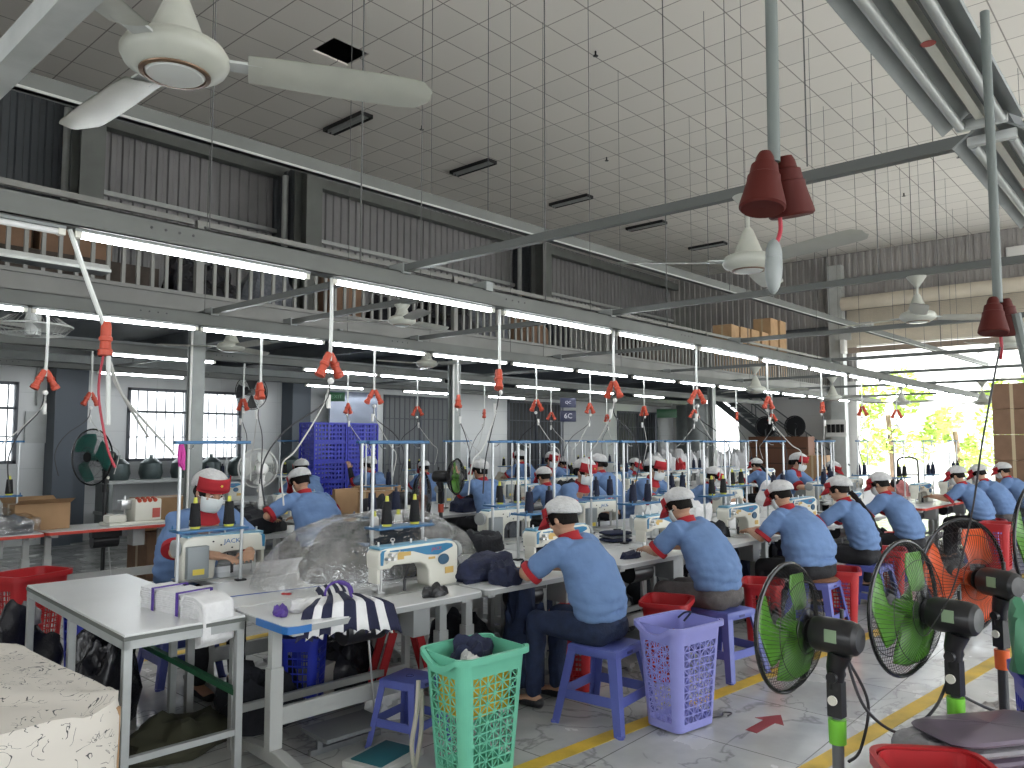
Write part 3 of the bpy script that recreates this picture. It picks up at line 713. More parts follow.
# ================================================================= SEWING TABLE
topm=mat('white_laminate',(.68,.69,.69),.28,0,.04,3);edgem=mat('grey_table_edge',(.33,.34,.34),.45);legm=mat('grey_table_leg',(.42,.43,.42),.45,0,.06,5)
TL=1.27;TD=.58;TH=.76
def table_proto(edge=edgem,blue=False):
    t=thing('sewing_table','','table')
    def rr(x0,x1,y0,y1,r=.05,k=4):
        o=[]
        for cx,cy,a in((x1-r,y1-r,0),(x0+r,y1-r,90),(x0+r,y0+r,180),(x1-r,y0+r,270)):
            for i in range(k+1):
                q=R(a+90*i/k);o.append((cx+r*math.cos(q),cy+r*math.sin(q)))
        return o
    G().prism(rr(0,TL,0,TD),TH-.006,TH,'z').obj('table_top',topm,t,smooth=False)
    G().prism(rr(-.004,TL+.004,-.004,TD+.004),TH-.034,TH-.006,'z').obj('top_edge',edge,t,smooth=False)
    for x in(.09,TL-.09):
        G().box(x-.035,TD/2-.03,.1,x+.035,TD/2+.03,.5).box(x-.027,TD/2-.023,.45,x+.027,TD/2+.023,TH-.06).box(x-.03,.06,TH-.065,x+.03,TD-.06,TH-.034).box(x-.038,TD/2-.033,.3,x-.035,TD/2-.02,.45).obj('leg',legm,t,bevel=.004,seg=1)
        g=G().prism([(-.02,.035),(TD+.02,.035),(TD+.02,.065),(TD/2+.08,.10),(TD/2-.08,.10),(-.02,.065)],x-.03,x+.03,'x')
        for y in(.0,TD): g.cyl((x-.012,y,.018),(x+.012,y,.018),.018,n=12)
        g.obj('foot',legm,t,bevel=.003,seg=1)
    G().box(.12,TD/2+.0,.2,TL-.12,TD/2+.03,.29).obj('cross_beam',legm,t,bevel=.004,seg=1)
    G().cyl((.5,TD*.55,TH-.16),(.75,TD*.55,TH-.16),.075,n=16).box(.48,TD*.5-.05,TH-.12,.77,TD*.5+.05,TH-.034).obj('motor',black,t)
    G().box(.84,.12,TH-.22,.96,.30,TH-.034).obj('control_box',mat('control_box_grey',(.3,.31,.31),.5),t,bevel=.006)
    G().box(.32,.16,.09,.72,.42,.11).box(.34,.28,.03,.37,.30,.1).box(.67,.28,.03,.70,.30,.1).box(.3,.28,.0,.74,.31,.03).obj('treadle',mat('treadle_steel',(.2,.21,.22),.5,.3),t,smooth=False)
    G().cyl((.7,.28,.1),(.66,.3,TH-.2),.006,n=6).obj('pull_rod',chrome,t)
    return Proto(t)
TAB=table_proto();TABR=table_proto(mat('red_table_edge',(.5,.05,.03),.5))
# middle boards between facing tables
# ================================================================= SEWING MACHINE
pale_b=mat('machine_grey_panel',(.28,.31,.32),.45);lab_y=mat('yellow_sticker',(.7,.55,.08),.5);lab_o=mat('ochre_sticker',(.6,.4,.12),.5);jackb=mat('blue_lettering',(.03,.16,.4),.4);jackr=mat('red_lettering',(.4,.05,.1),.4)
def machine_proto(detail=True):
    t=thing('sewing_machine','','sewing machine')
    # body: C outline
    out=[(-.245,.17),(-.25,.27),(-.235,.295),(-.20,.305),(.22,.315),(.262,.30),(.285,.265),(.285,.03),(.275,.0),(.10,.0),(.085,.02),(.08,.12),(.06,.165),(.02,.185),(-.15,.19),(-.17,.17)]
    G().prism(out,-.062,.062,'y').obj('machine_arm',offw,t,bevel=.014,seg=3)
    G().box(-.27,-.09,.0,.29,.09,.008).obj('bed_plate',mat('bed_steel',(.55,.56,.55),.3,.6),t,bevel=.003,seg=1)
    G().box(-.245,-.045,.075,-.225,.045,.2).obj('face_plate',pale_b if 0 else offw,t,bevel=.006)
    G().prism([(-.236,.20),(-.222,.2),(-.216,.286),(-.2,.298),(-.226,.296),(-.238,.28)],-.066,-.0615,'y').prism([(-.236,.20),(-.222,.2),(-.216,.286),(-.2,.298),(-.226,.296),(-.238,.28)],.0615,.066,'y').obj('blue_stripe',trimblue,t,smooth=False,label='blue stripe at the needle end')
    G().prism([(-.18,.291),(.2,.300),(.24,.29),(.245,.27),(.14,.225),(.06,.235),(-.03,.27),(-.18,.284)],-.0645,-.0615,'y').obj('swoosh_panel',trimblue,t,smooth=False,label='blue swoosh panel')
    G().box(-.235,-.05,.298,.25,.05,.318).obj('top_cover',mat('blue_top_trim',(.13,.32,.46),.35),t,bevel=.004,label='pale blue top cover')
    g=G().cyl((.175,-.070,.19),(.175,-.0615,.19),.034,n=24).ring((.175,-.070,.19),(0,1,0),.034,.004,24)
    g.obj('stitch_dial',mat('dial_blue',(.05,.12,.2),.35),t)
    G().box(-.13,-.0645,.225,-.09,-.0615,.275).box(-.09,-.0645,.245,-.045,-.0615,.272).obj('sticker',lab_o,t,smooth=False);G().box(.19,-.0645,.085,.25,-.0615,.13).obj('sticker',lab_o,t,smooth=False);G().box(.075,-.0645,.2,.12,-.0615,.216).obj('sticker',lab_o,t,smooth=False)
    text_part('JACK',.032,.0006,'lettering',jackr,t,Matrix.Translation((.13,-.065,.268))@Matrix.Rotation(PI/2,4,'X'))
    text_part('JACK',.046,.0006,'lettering',jackb,t,Matrix.Translation((-.02,.064,.262))@Matrix.Rotation(PI,4,'Z')@Matrix.Rotation(PI/2,4,'X'))
    G().box(.14,.062,.02,.27,.105,.25).obj('control_panel',pale_b,t,bevel=.006)
    G().box(.17,.105,.05,.24,.107,.09).obj('yellow_label',lab_y,t,smooth=False)
    G().lathe([(0,-.003),(.05,0),(.062,.008),(.062,.028),(.05,.034),(.02,.036),(0,.036)],(.286,0,.235),(1,0,0),24).obj('handwheel',mat('handwheel_grey',(.33,.35,.35),.4),t)
    g=G().cyl((-.205,0,.0),(-.205,0,.2),.005,n=8).cyl((-.19,.0,.01),(-.19,0,.19),.007,n=8).box(-.22,-.02,.008,-.18,.025,.014)
    g.obj('needle_bar',chrome,t)
    g=G()
    for x,z in((-.20,.24),(-.165,.235),(-.18,.265)): g.cyl((x,-.062,z),(x,-.09,z),.013,.009,n=12)
    g.cyl((-.21,-.075,.21),(-.13,-.085,.29),.003,n=6)
    g.obj('tension_discs',chrome,t)
    g=G()
    for x in(-.21,-.12,.0,.1): g.cyl((x,0,.315),(x,0,.345),.006,n=8)
    g.ring((-.12,0,.35),(0,1,0),.012,.003,12,5).obj('thread_guides',chrome,t)
    g=G()
    for x,z in((-.14,.20),(-.02,.215),(.05,.24),(-.07,.255),(.1,.27)): g.cyl((x,.062,z),(x,.066,z),.006,n=8)
    g.obj('screws',black,t)
    G().tube(catmull([(-.06,-.03,.0),(-.065,-.035,.09),(-.04,-.03,.14),(-.03,-.02,.16)]),.004,5).cyl((-.075,-.05,.008),(-.075,-.05,.085),.009,n=10).obj('cord',cordm,t)
    return Proto(t)
MAC=machine_proto()
# ================================================================= THREAD STAND
def stand_proto():
    t=thing('thread_stand','','thread stand')
    for x in(-.2,.2):
        G().cyl((x,0,0),(x,0,.88),.0105,n=10).obj('pole',alu,t)
    G().box(-.24,-.02,.865,.24,.02,.885).obj('top_bar',bluebar,t,bevel=.003,label='blue top bar')
    g=G()
    for x in(-.15,.12): g.cyl((x,0,.86),(x,-.03,.84),.004,n=5).ring((x,-.045,.838),(0,0,1),.012,.003,10,4)
    g.obj('thread_eyes',chrome,t)
    G().box(-.22,-.10,.33,.22,.06,.345).cyl((-.2,-.09,.345),(-.2,-.09,.37),.006,n=6).cyl((.2,-.09,.345),(.2,-.09,.37),.006,n=6).obj('spool_tray',bluebar,t,bevel=.003,label='blue spool tray')
    g=G()
    for x in(-.12,.12): g.cyl((x,-.03,.345),(x,-.03,.40),.004,n=6)
    g.obj('spindles',chrome,t)
    G().box(-.23,-.025,0,-.17,.025,.012).box(.17,-.025,0,.23,.025,.012).obj('foot_clamps',black,t,bevel=.002)
    return Proto(t)
STAND=stand_proto()
def cone_proto(c,tip):
    t=thing('thread_cone','','thread')
    G().lathe([(0,.012),(.034,.014),(.036,.02),(.026,.15),(.024,.156),(0,.157)],n=16).obj('thread_winding',c,t)
    G().lathe([(0,0),(.03,0),(.031,.014),(.028,.015),(0,.015)],n=14).lathe([(.0,.155),(.013,.155),(.010,.19),(0,.191)],n=12).obj('cone_core',tip,t)
    return Proto(t)
blk=mat('black_thread',(.008,.008,.01),.8,0,.2,60,.4,300);nvt=mat('navy_thread',(.008,.012,.035),.8,0,.2,60,.4,300);wht=mat('white_thread',(.7,.7,.68),.8,0,.1,60,.4,300)
tipy=mat('yellow_cone_tip',(.6,.6,.08),.5)
CONE=cone_proto(blk,tipy);CONEN=cone_proto(nvt,mat('dark_cone_core',(.02,.02,.03),.5));CONEW=cone_proto(wht,tipy)
# ================================================================= STOOL
def stool_proto():
    t=thing('plastic_stool','','stool');h=.45
    def q(x,y,z,w): return [(x-w,y-w,z),(x+w,y-w,z),(x+w,y+w,z),(x-w,y+w,z)]
    g=G();a=.158
    g.box(-a,-a,h-.018,a,a,h).box(-a-.006,-a-.006,h-.055,a+.006,-a+.004,h-.006).box(-a-.006,a-.004,h-.055,a+.006,a+.006,h-.006).box(-a-.006,-a,h-.055,-a+.004,a,h-.006).box(a-.004,-a,h-.055,a+.006,a,h-.006)
    g.obj('seat',blue_p,t,bevel=.006)
    for sx in(-1,1):
        for sy in(-1,1):
            g=G();T=a+.004;B=.232;w=.058;th=.008
            def P(u,z):  # outer corner at height z
                k=T+(B-T)*(1-z/(h-.03));return k
            vs=[]
            for z in(h-.03,0):
                k=P(0,z);ww=w if z>.1 else w*.8
                vs+=[(sx*k,sy*k,z),(sx*(k-ww),sy*k,z),(sx*(k-ww),sy*(k-th),z),(sx*(k-th),sy*(k-th),z),(sx*(k-th),sy*(k-ww),z),(sx*k,sy*(k-ww),z)]
            g.add(vs,[(0,1,2,3,4,5),(11,10,9,8,7,6)]+[(i,(i+1)%6,6+(i+1)%6,6+i) for i in range(6)])
            g.cyl((sx*.222,sy*.222,0),(sx*.222,sy*.222,.012),.02,n=10)
            g.obj('leg',blue_p,t,smooth=False)
    for k in range(4):
        M=Matrix.Rotation(k*PI/2,4,'Z');z=.17;K=.162+.07*(1-z/.42)-.006
        G().xf(M).box(-K+.02,K-.006,z-.028,K-.02,K+.002,z+.028).obj('stretcher',blue_p,t,smooth=False)
    G().box(-.03,-a-.009,h-.042,.03,-a-.0055,h-.026).ring((0,0,h-.0005),(0,0,1),.028,.005,20,6).obj('hand_slot',mat('slot_shadow_plastic',(.03,.035,.15),.5),t,label='moulded name plate and ring on the seat')
    return Proto(t)
STOOL=stool_proto()
# ================================================================= LAUNDRY BASKET with cut-out lattice
def basket_proto(m,w=.42,d=.32,h=.58,tap=.78,cols=6,rws=10,name='laundry_basket',dip=.05,rim=.02,style='tri'):
    t=thing(name,'','basket')
    rc=.06
    def outline(sc,n=8):
        pts=[];W_=w*sc/2;D_=d*sc/2;r=rc*sc
        for cx,cy,a in((W_-r,D_-r,0),(-W_+r,D_-r,90),(-W_+r,-D_+r,180),(W_-r,-D_+r,270)):
            for i in range(n+1):
                q=R(a+90*i/n);pts.append((cx+r*math.cos(q),cy+r*math.sin(q)))
        return pts
    def pt(side,u,v,off=0):   # side 0..3 flat panels, u 0..1
        sc=tap+(1-tap)*v;W_=w*sc/2;D_=d*sc/2;r=rc*sc;z=.01+v*(h-.02)
        if side==0: return (-(W_-r)+2*(W_-r)*u,-D_-off,z)
        if side==1: return (W_+off,-(D_-r)+2*(D_-r)*u,z)
        if side==2: return ((W_-r)-2*(W_-r)*u,D_+off,z)
        return (-W_-off,(D_-r)-2*(D_-r)*u,z)
    g=G();v0,v1=.07,.84
    for side in range(4):
        nc=cols if side%2==0 else max(3,int(cols*d/w))
        for j in range(rws):
            for i in range(nc):
                u0,u1=i/nc,(i+1)/nc;a0=v0+(v1-v0)*j/rws;a1=v0+(v1-v0)*(j+1)/rws
                c=[(u0,a0),(u1,a0),(u1,a1),(u0,a1)]
                if style=='tri':
                    tris=[(c[0],c[1],c[2]),(c[0],c[2],c[3])] if (i+j)%2 else [(c[0],c[1],c[3]),(c[1],c[2],c[3])]
                    k=.2
                else: tris=[c];k=.2
                for T in tris:
                    n=len(T);cx=sum(p[0] for p in T)/n;cy=sum(p[1] for p in T)/n
                    I=[(p[0]+(cx-p[0])*k,p[1]+(cy-p[1])*k) for p in T]
                    vs=[pt(side,*p) for p in T]+[pt(side,*p) for p in I]
                    g.add(vs,[(q,(q+1)%n,n+(q+1)%n,n+q) for q in range(n)])
        for b0,b1 in((0,v0),(v1,1)):
            g.add([pt(side,0,b0),pt(side,1,b0),pt(side,1,b1),pt(side,0,b1)],[(0,1,2,3)])
    # corners
    for c in range(4):
        rows_=[]
        for v in(0,v0,v1,1):
            sc=tap+(1-tap)*v;o=outline(sc)[c*9:(c+1)*9];rows_.append([(x,y,.01+v*(h-.02)) for x,y in o])
        vs=[p for r_ in rows_ for p in r_];fs=[(a*9+i,a*9+i+1,(a+1)*9+i+1,(a+1)*9+i) for a in range(3) for i in range(8)]
        g.add(vs,fs)
    o=outline(tap);g.add([(x,y,.01) for x,y in o],[tuple(range(len(o)))])
    o=g.obj('lattice_body',m,t,weld=True,smooth=False)
    q=o.modifiers.new('thick','SOLIDIFY');q.thickness=.004;q.offset=-1
    # rim with dipped or raised handles
    pts=[]
    op=outline(1.0,8)
    dense=[]
    for i in range(len(op)):
        a=Vector((*op[i],0));b=Vector((*op[(i+1)%len(op)],0));k=max(1,int((b-a).length/.03))
        for j in range(k): dense.append(a.lerp(b,j/k))
    for p in dense:
        z=h-.005
        if abs(p.x)>w/2*.93: z+= -dip*math.cos(min(1,abs(p.y)/(d*.36))*PI/2)
        pts.append(Vector((p.x*1.03,p.y*1.03,z)))
    n=len(pts);vs=[]
    for p in pts:
        q=Vector((p.x,p.y,0)).normalized()*rim
        vs+= [p,p+q,p+q-Vector((0,0,.028)),p+q*.85-Vector((0,0,.028)),p+q*.75-Vector((0,0,.005)),p-Vector((0,0,.006))]
    fs=[]
    for i in range(n):
        for j in range(6): fs.append((i*6+j,((i+1)%n)*6+j,((i+1)%n)*6+(j+1)%6,i*6+(j+1)%6))
    G().add(vs,fs).obj('rim',m,t,angle=50)
    return Proto(t)
BMINT=basket_proto(mint);BLIL=basket_proto(lilac);BRED=basket_proto(redp,.34,.27,.5,.8,8,12,style='sq',dip=.0)
# ================================================================= PEDESTAL FAN
grillem=mat('black_fan_grille',(.02,.02,.022),.3,.4);grillec=mat('chromed_grille_ring',(.035,.035,.037),.25,.6)
def pedestal_fan(loc,yaw,Rr,bladem,polem,collar,zc,lab,tilt=0,nb=3,shell=black,gm=None):
    """loc: x,y of pole; fan axis along +Y local"""
    t=thing('pedestal_fan',lab,'fan',(loc[0],loc[1],0),yaw)
    M=Matrix.Translation((0,0,zc))@Matrix.Rotation(R(tilt),4,'X')
    y0=.19 # grille centre ahead of motor
    for nm,s,dep in(('rear_grille',-1,.085),('front_grille',1,.06)):
        g=G().xf(M);n=84
        for i in range(n):
            a=2*PI*i/n;pts=[]
            for k,(rr,yy) in enumerate(((.16,1),(.45,.97),(.75,.75),(.93,.35),(1,.0))):
                aa=a+(.25*(1-rr) if 1 else 0)
                pts.append((math.cos(aa)*Rr*rr,y0+s*dep*yy,math.sin(aa)*Rr*rr))
            g.tube(pts,.0013,3)
        for rr,yy in((.35,.985),(.75,.75)): g.ring((0,y0+s*dep*yy,0),(0,1,0),Rr*rr,.002,40,4)
        g.cyl((0,y0+s*dep*1.0-.004,0),(0,y0+s*dep*1.0+.004,0),Rr*.18,n=24)
        g.obj(nm,gm or grillem,t)
    g=G().xf(M).ring((0,y0,0),(0,1,0),Rr*1.0,.009,48,8);g.obj('outer_ring',gm or grillec,t)
    for k in range(nb):
        g=G().xf(M@Matrix.Rotation(2*PI*k/nb+.4,4,'Y'))
        def fn(u,v):
            rr=Rr*(.12+.80*u);wd=(.24+.95*math.sin(min(1,u*1.15)*PI*.62))*(1 if u<.9 else math.sqrt(max(.0,1-((u-.9)/.105)**2)))
            th=(v-.5)*wd*1.25+.25*u
            return (math.sin(th)*rr,y0+(v-.5)*.06*(1-.3*u),math.cos(th)*rr)
        g.grid(fn,10,8);
        o=g.obj('blade',bladem,t);q=o.modifiers.new('thick','SOLIDIFY');q.thickness=.003
    G().xf(M).cyl((0,y0-.05,0),(0,y0+.035,0),Rr*.13,n=20).obj('hub',bladem,t)
    G().xf(M).lathe([(0,-.10),(.045,-.098),(.06,-.085),(.066,-.06),(.067,.06),(.06,.08),(0,.085)],(0,0,0),(0,1,0),24).cyl((0,-.03,.07),(0,-.03,.105),.008,n=8).obj('motor_housing',shell,t)
    G().xf(M).box(-.0695,-.035,-.012,-.064,.01,.035).obj('rating_sticker',mat('grey_green_sticker',(.25,.35,.22),.4),t,smooth=False)
    G().tube([(0,-.02,zc-.06),(0,.0,zc-.12),(0,.0,zc-.2)],[.045,.035,.026],12).cyl((-.045,0,zc-.15),(.045,0,zc-.15),.02,n=12).box(-.022,-.028,zc-.3,.022,.028,zc-.17).obj('neck',shell,t)
    G().cyl((-.032,0,zc-.235),(-.04,0,zc-.235),.018,n=14).obj('knob',offw if collar is not redor else shell,t)
    G().cyl((0,0,zc-.40),(0,0,zc-.31),.031,.033,n=16).obj('collar',collar,t)
    G().cyl((0,0,.03),(0,0,zc-.38),.022,n=14).cyl((0,0,zc-.5),(0,0,zc-.2),.017,n=12).obj('pole',polem,t)
    G().lathe([(.24,0),(.25,.01),(.24,.03),(.12,.05),(.04,.07),(0,.07)],n=36).obj('base',shell,t)
    return t
# ================================================================= PEOPLE
def limb(g,pts,rad,n=14,cap0=None,cap1=None):
    """pts along limb, rad list of (a,b) half-axes or r; a across local X-ish, b other; capped with ellipsoids"""
    pts=[Vector(p) for p in pts];k=len(pts);vs=[]
    rad=[(r,r) if not isinstance(r,tuple) else r for r in rad]
    for i,p in enumerate(pts):
        d=(pts[min(i+1,k-1)]-pts[max(i-1,0)]).normalized()
        a=Vector((1,0,0));a=(a-d*a.dot(d))
        a=a.normalized() if a.length>.2 else frame(d)[0]
        b=d.cross(a)
        for j in range(n):
            t=2*PI*j/n;vs.append(p+a*math.cos(t)*rad[i][0]+b*math.sin(t)*rad[i][1])
    fs=[(i*n+j,i*n+(j+1)%n,(i+1)*n+(j+1)%n,(i+1)*n+j) for i in range(k-1) for j in range(n)]
    fs+=[tuple(range(n))[::-1],tuple(range((k-1)*n,k*n))]
    g.add(vs,fs)
    for i_,(p,r) in enumerate(((pts[0],rad[0]),(pts[-1],rad[-1]))): g.ell(p,(r[0],r[1],(cap1 if cap1 is not None else min(r)) if i_ else (cap0 if cap0 is not None else min(r))),12,8)
def hand(g,wr,di,side,curl=.5,palm_down=True,hold=False):
    """wr wrist, di direction of the hand, side +1 = right hand"""
    wr=Vector(wr);d=Vector(di).normalized();up=Vector((0,0,1));s=d.cross(up).normalized() # s points to the right of d
    up=s.cross(d).normalized()
    c=wr+d*.045
    rot=Matrix((s,d,up)).transposed()
    g.ell(c,(.040,.052,.016),12,8,rot)
    limb(g,[wr-d*.02,wr+d*.02],[.026,.026],10)
    L=[.062,.074,.070,.055]
    for i in range(4):
        o=(i-1.5)*.0195*(-side)*-1
        base=wr+d*.085+s*o*1.0
        dd=(d+s*o*2.2).normalized();dn=-up
        p1=base+dd*L[i]*.42+dn*.004;p2=p1+(dd*(1-curl*.5)+dn*curl).normalized()*L[i]*.33;p3=p2+(dd*(1-curl)+dn*curl*1.3).normalized()*L[i]*.27
        g.tube([base-dd*.012,base,p1,p2,p3],[.0095,.009,.0085,.0078,.006],8)
        g.ell(p3,(.006,.006,.006),8,5)
    tb=wr+d*.03-s*side*.028
    t1=tb+(d*.55-s*side*.8-up*.15).normalized()*.036;t2=t1+(d*.9-s*side*.25-up*.3).normalized()*.03
    g.tube([tb,t1,t2],[.013,.0105,.008],8);g.ell(t2,(.008,.008,.008),8,5)
redv=redc
def person(name_lab,w=1.0,lean=.22,down=25,yaw=0,arms=None,hairm=hair,hairstyle='short',pants=pantsb,cap='cap',mask=True,shirt=shirtb,sleeve=None,vest=None,h=1.0,seedv=1,fat=1.0,glasses=False,arm_sleeves=False):
    t=thing('person',name_lab,'person')
    # spine
    hip=Vector((0,0,.53));wst=Vector((0,lean*.02,.68));ch=Vector((0,lean*.42,.86));nk=Vector((0,lean*1.0+.02,1.035))
    hd=nk+Vector((0,.035+.075*math.sin(R(down)),.132-.035*math.sin(R(down))))
    Hm=Matrix.Translation(hd)@Matrix.Rotation(R(yaw),4,'Z')@Matrix.Rotation(R(-down),4,'X')
    sh=[Vector((s*.165*w,lean*.93+.015,.985)) for s in(-1,1)]
    arms=arms or [((-.25,.36,.83),(-.10,.56,.815),(.6,.8,-.1)),((.25,.36,.83),(.12,.56,.815),(-.5,.85,-.1))]
    # --- body
    g=G()
    limb(g,[hip,wst,ch,nk-Vector((0,0,.06))],[(.11*w,.075),(.10*w,.075),(.14*w,.10),(.12*w,.06)])
    limb(g,[nk-Vector((0,.01,.05)),nk+Vector((0,.01,.02)),hd+Vector((0,-.012,-.05))],[.056,.052,.05])
    g.xf(Hm).ell((0,-.005,.015),(.073,.093,.10),20,14)
    g.ell((0,.025,-.05),(.052,.062,.062),16,10).ell((0,.055,-.082),(.026,.026,.022),12,8)
    g.ell((0,.088,-.012),(.011,.016,.022),10,7).ell((0,.098,-.026),(.014,.013,.010),10,7)
    g.ell((0,.074,.022),(.05,.02,.012),12,7)
    g.ell((0,.082,-.056),(.021,.011,.008),10,6)
    for s in(-1,1): g.ell((s*.074,-.005,-.008),(.009,.018,.028),10,7).ell((s*.037,.062,-.02),(.022,.02,.02),10,7)
    g.xf(None)
    for s,S,(el,wr,hdn) in((-1,sh[0],arms[0]),(1,sh[1],arms[1])):
        el=Vector(el);wr=Vector(wr)
        limb(g,[S,S.lerp(el,.5),el],[.05,.044,.036])
        limb(g,[el,el.lerp(wr,.35),wr],[.037,.036,.024])
        hand(g,wr,hdn,s,curl=.45)
    legs=[]
    for s in(-1,1):
        hp=Vector((s*.09,.0,.53));kn=Vector((s*.12,.40,.53));an=Vector((s*.12,.42,.09))
        legs.append((hp,kn,an))
        limb(g,[hp,kn],[.07,.055]);limb(g,[kn,kn.lerp(an,.35),an],[.052,.05,.034])
        limb(g,[an-Vector((0,.03,.04)),an+Vector((0,.13,-.055))],[(.034,.035),(.04,.02)])
    remesh(g,'body',[skin],.0062,4,parent=t)
    # --- shirt
    g=G()
    fw=w*fat
    limb(g,[hip+Vector((0,-.01,.075)),hip.lerp(wst,.75),wst,wst.lerp(ch,.5),ch,ch.lerp(nk,.55)+Vector((0,-.005,0)),nk-Vector((0,.01,.045))],[(.186*fw,.140*fat),(.196*fw,.148*fat),(.200*fw,.150*fat),(.208*fw,.152*fat),(.210*w,.148*fat),(.192*w,.120),(.10*w,.074)],20,cap0=.045)
    cu=[]
    for s,S,(el,wr,hdn) in((-1,sh[0],arms[0]),(1,sh[1],arms[1])):
        el=Vector(el);e=S.lerp(el,.68)
        limb(g,[S+Vector((-s*.05,0,.005)),S,S.lerp(e,.5),e],[.076,.078,.074,.072],14)
        cu.append((S,el,e))
    # flat-cut sleeve ends come from the cuff part
    sd=seedv*3.7
    def dsp(c):
        f=noise.noise(Vector((c.x*7+sd,c.y*7,c.z*11)))*.012+noise.noise(Vector((c.x*16,c.y*16+sd,c.z*26)))*.005
        low=max(0,1-abs(c.z-.66)/.15); f+=low*math.sin(c.z*95+noise.noise(Vector((c.x*6,c.y*6,sd)))*5)*.005
        return f
    remesh(g,'shirt',[shirt],.012,5,dsp,parent=t)
    # cuffs
    if sleeve!='none':
        for (S,el,e) in cu:
            d=(el-S).normalized()
            G().lathe([(.060,.035),(.0775,.033),(.079,.048),(.0775,.068),(.060,.07)],e,d,20).obj('sleeve_cuff',redc,t,label='red sleeve cuff')
    if arm_sleeves:
        for (S,el,e),(q1,wr,q2) in zip(cu,arms):
            g=G();limb(g,[e,el,Vector(el).lerp(Vector(wr),.5),Vector(wr)],[.058,.047,.044,.034]);g.obj('arm_cover',blackm,t,label='black arm sleeve')
    # collar
    g=G()
    c=nk+Vector((0,-.004,-.028));ax=Vector((0,.45,1)).normalized()
    M=Matrix.Translation(c)@Matrix.Rotation(R(-20),4,'X')
    g.xf(M).lathe([(.10,-.018),(.088,.004),(.070,.030),(.0655,.068),(.060,.066),(.064,.03),(.08,.0),(.09,-.02)],n=28)
    g.obj('collar',redc,t,label='red polo collar')
    if vest:
        g=G();limb(g,[hip+Vector((0,0,.05)),wst,ch,ch.lerp(nk,.5)],[(.178*w,.136),(.176*w,.136),(.19*w,.132),(.17*w,.105)],20);remesh(g,'vest',[vest],.014,4,parent=t)
    # --- trousers
    g=G()
    limb(g,[hip+Vector((0,-.015,-.0)),hip+Vector((0,.0,.045))],[(.182*fw,.142*fat),(.172*fw,.128*fat)],18,cap0=.085,cap1=.03)
    for hp,kn,an in legs:
        limb(g,[hp+Vector((0,-.03,.0)),hp.lerp(kn,.5),kn],[.098*fat,.085,.068]);limb(g,[kn,kn.lerp(an,.4),an+Vector((0,0,.02))],[.068,.062,.052])
    def dp(c): return noise.noise(Vector((c.x*12+sd,c.y*12,c.z*14)))*.008
    remesh(g,'trousers',[pants],.013,4,dp,parent=t)
    for hp,kn,an in legs:
        g=G();limb(g,[an+Vector((0,-.04,-.05)),an+Vector((0,.04,-.055)),an+Vector((0,.15,-.065))],[(.038,.036),(.042,.032),(.042,.022)]);remesh(g,'shoe',[black],.012,2,parent=t)
    # --- hair
    g=G().xf(Hm)
    g.ell((0,-.014,.02),(.079,.094,.10),20,14)
    g2=G().xf(Hm);
    def hf(u,v):
        a=PI*.5+R(48)+u*(2*PI-R(96));zt=.06-v*.098;  # from above the ears down to the nape
        back=max(0,-math.sin(a))
        if back<.25: zt=.06-v*.085
        rr=1.0-.22*max(0,v-.5)
        return (math.cos(a)*.081*rr,-.008+math.sin(a)*.101*rr,zt-.02*back*v)
    g2.grid(hf,30,8)
    o=g2.obj('hair',hairm,t);q=o.modifiers.new('th','SOLIDIFY');q.thickness=.008
    if hairstyle=='pony':
        b=Hm@Vector((0,-.10,-.05));pts=catmull([b,b+Vector((.01,-.06,-.07)),Vector((.02,lean*.6-.16,.88)),Vector((.04,-.10,.72)),Vector((.05,-.13,.58))],5)
        G().tube(pts,[.026+.004*math.sin(i*2.2) for i in range(len(pts)-3)]+[.022,.018,.010],10).obj('ponytail',hairm,t,label='long braid down the back')
    if hairstyle=='bun':
        g=G().xf(Hm).ell((0,-.115,-.03),(.04,.035,.04),14,9).obj('hair_bun',hairm,t)
    # --- face
    eyew=mat('eye_white',(.7,.7,.68),.3);iris=mat('dark_iris',(.02,.012,.01),.2)
    for s in(-1,1):
        e=G().xf(Hm).ell((s*.031,.079,.0),(.012,.008,.005),12,8).obj('eye',eyew,t)
        G().xf(Hm).ell((s*.031,.0865,-.001),(.005,.003,.0055),10,6).obj('iris',iris,e)
    G().xf(Hm).ell((-.031,.087,.018),(.018,.005,.0035),10,5).ell((.031,.087,.018),(.018,.005,.0035),10,5).obj('eyebrows',hairm,t)
    if mask:
        def mf(u,v):
            a=PI/2+(u-.5)*R(150);z=.0-v*.095;bul=math.sin(v*PI)*.014
            nose=.022*max(0,1-abs(u-.5)*7)*(1-v*.6)
            return (math.cos(a)*(.073-.014*v+bul*.4),.012+math.sin(a)*(.082-.010*v+bul)+nose,z-.01)
        g=G().xf(Hm).grid(mf,20,10);o=g.obj('face_mask',mat('pale_face_mask',(.72,.76,.76),.8),t,label='white face mask');q=o.modifiers.new('th','SOLIDIFY');q.thickness=.003
        G().xf(Hm).tube([(-.07,.03,-.02),(-.08,.0,-.01)],.0015,4).tube([(.07,.03,-.02),(.08,.0,-.01)],.0015,4).obj('mask_straps',whitec,t)
    else: G().xf(Hm).ell((0,.0905,-.056),(.02,.006,.004),10,5).obj('lips',mat('lips',(.4,.14,.12),.5),t)
    if glasses: G().xf(Hm).ring((-.031,.1,0),(0,1,0),.02,.0015,16,4).ring((.031,.1,0),(0,1,0),.02,.0015,16,4).obj('glasses',black,t)
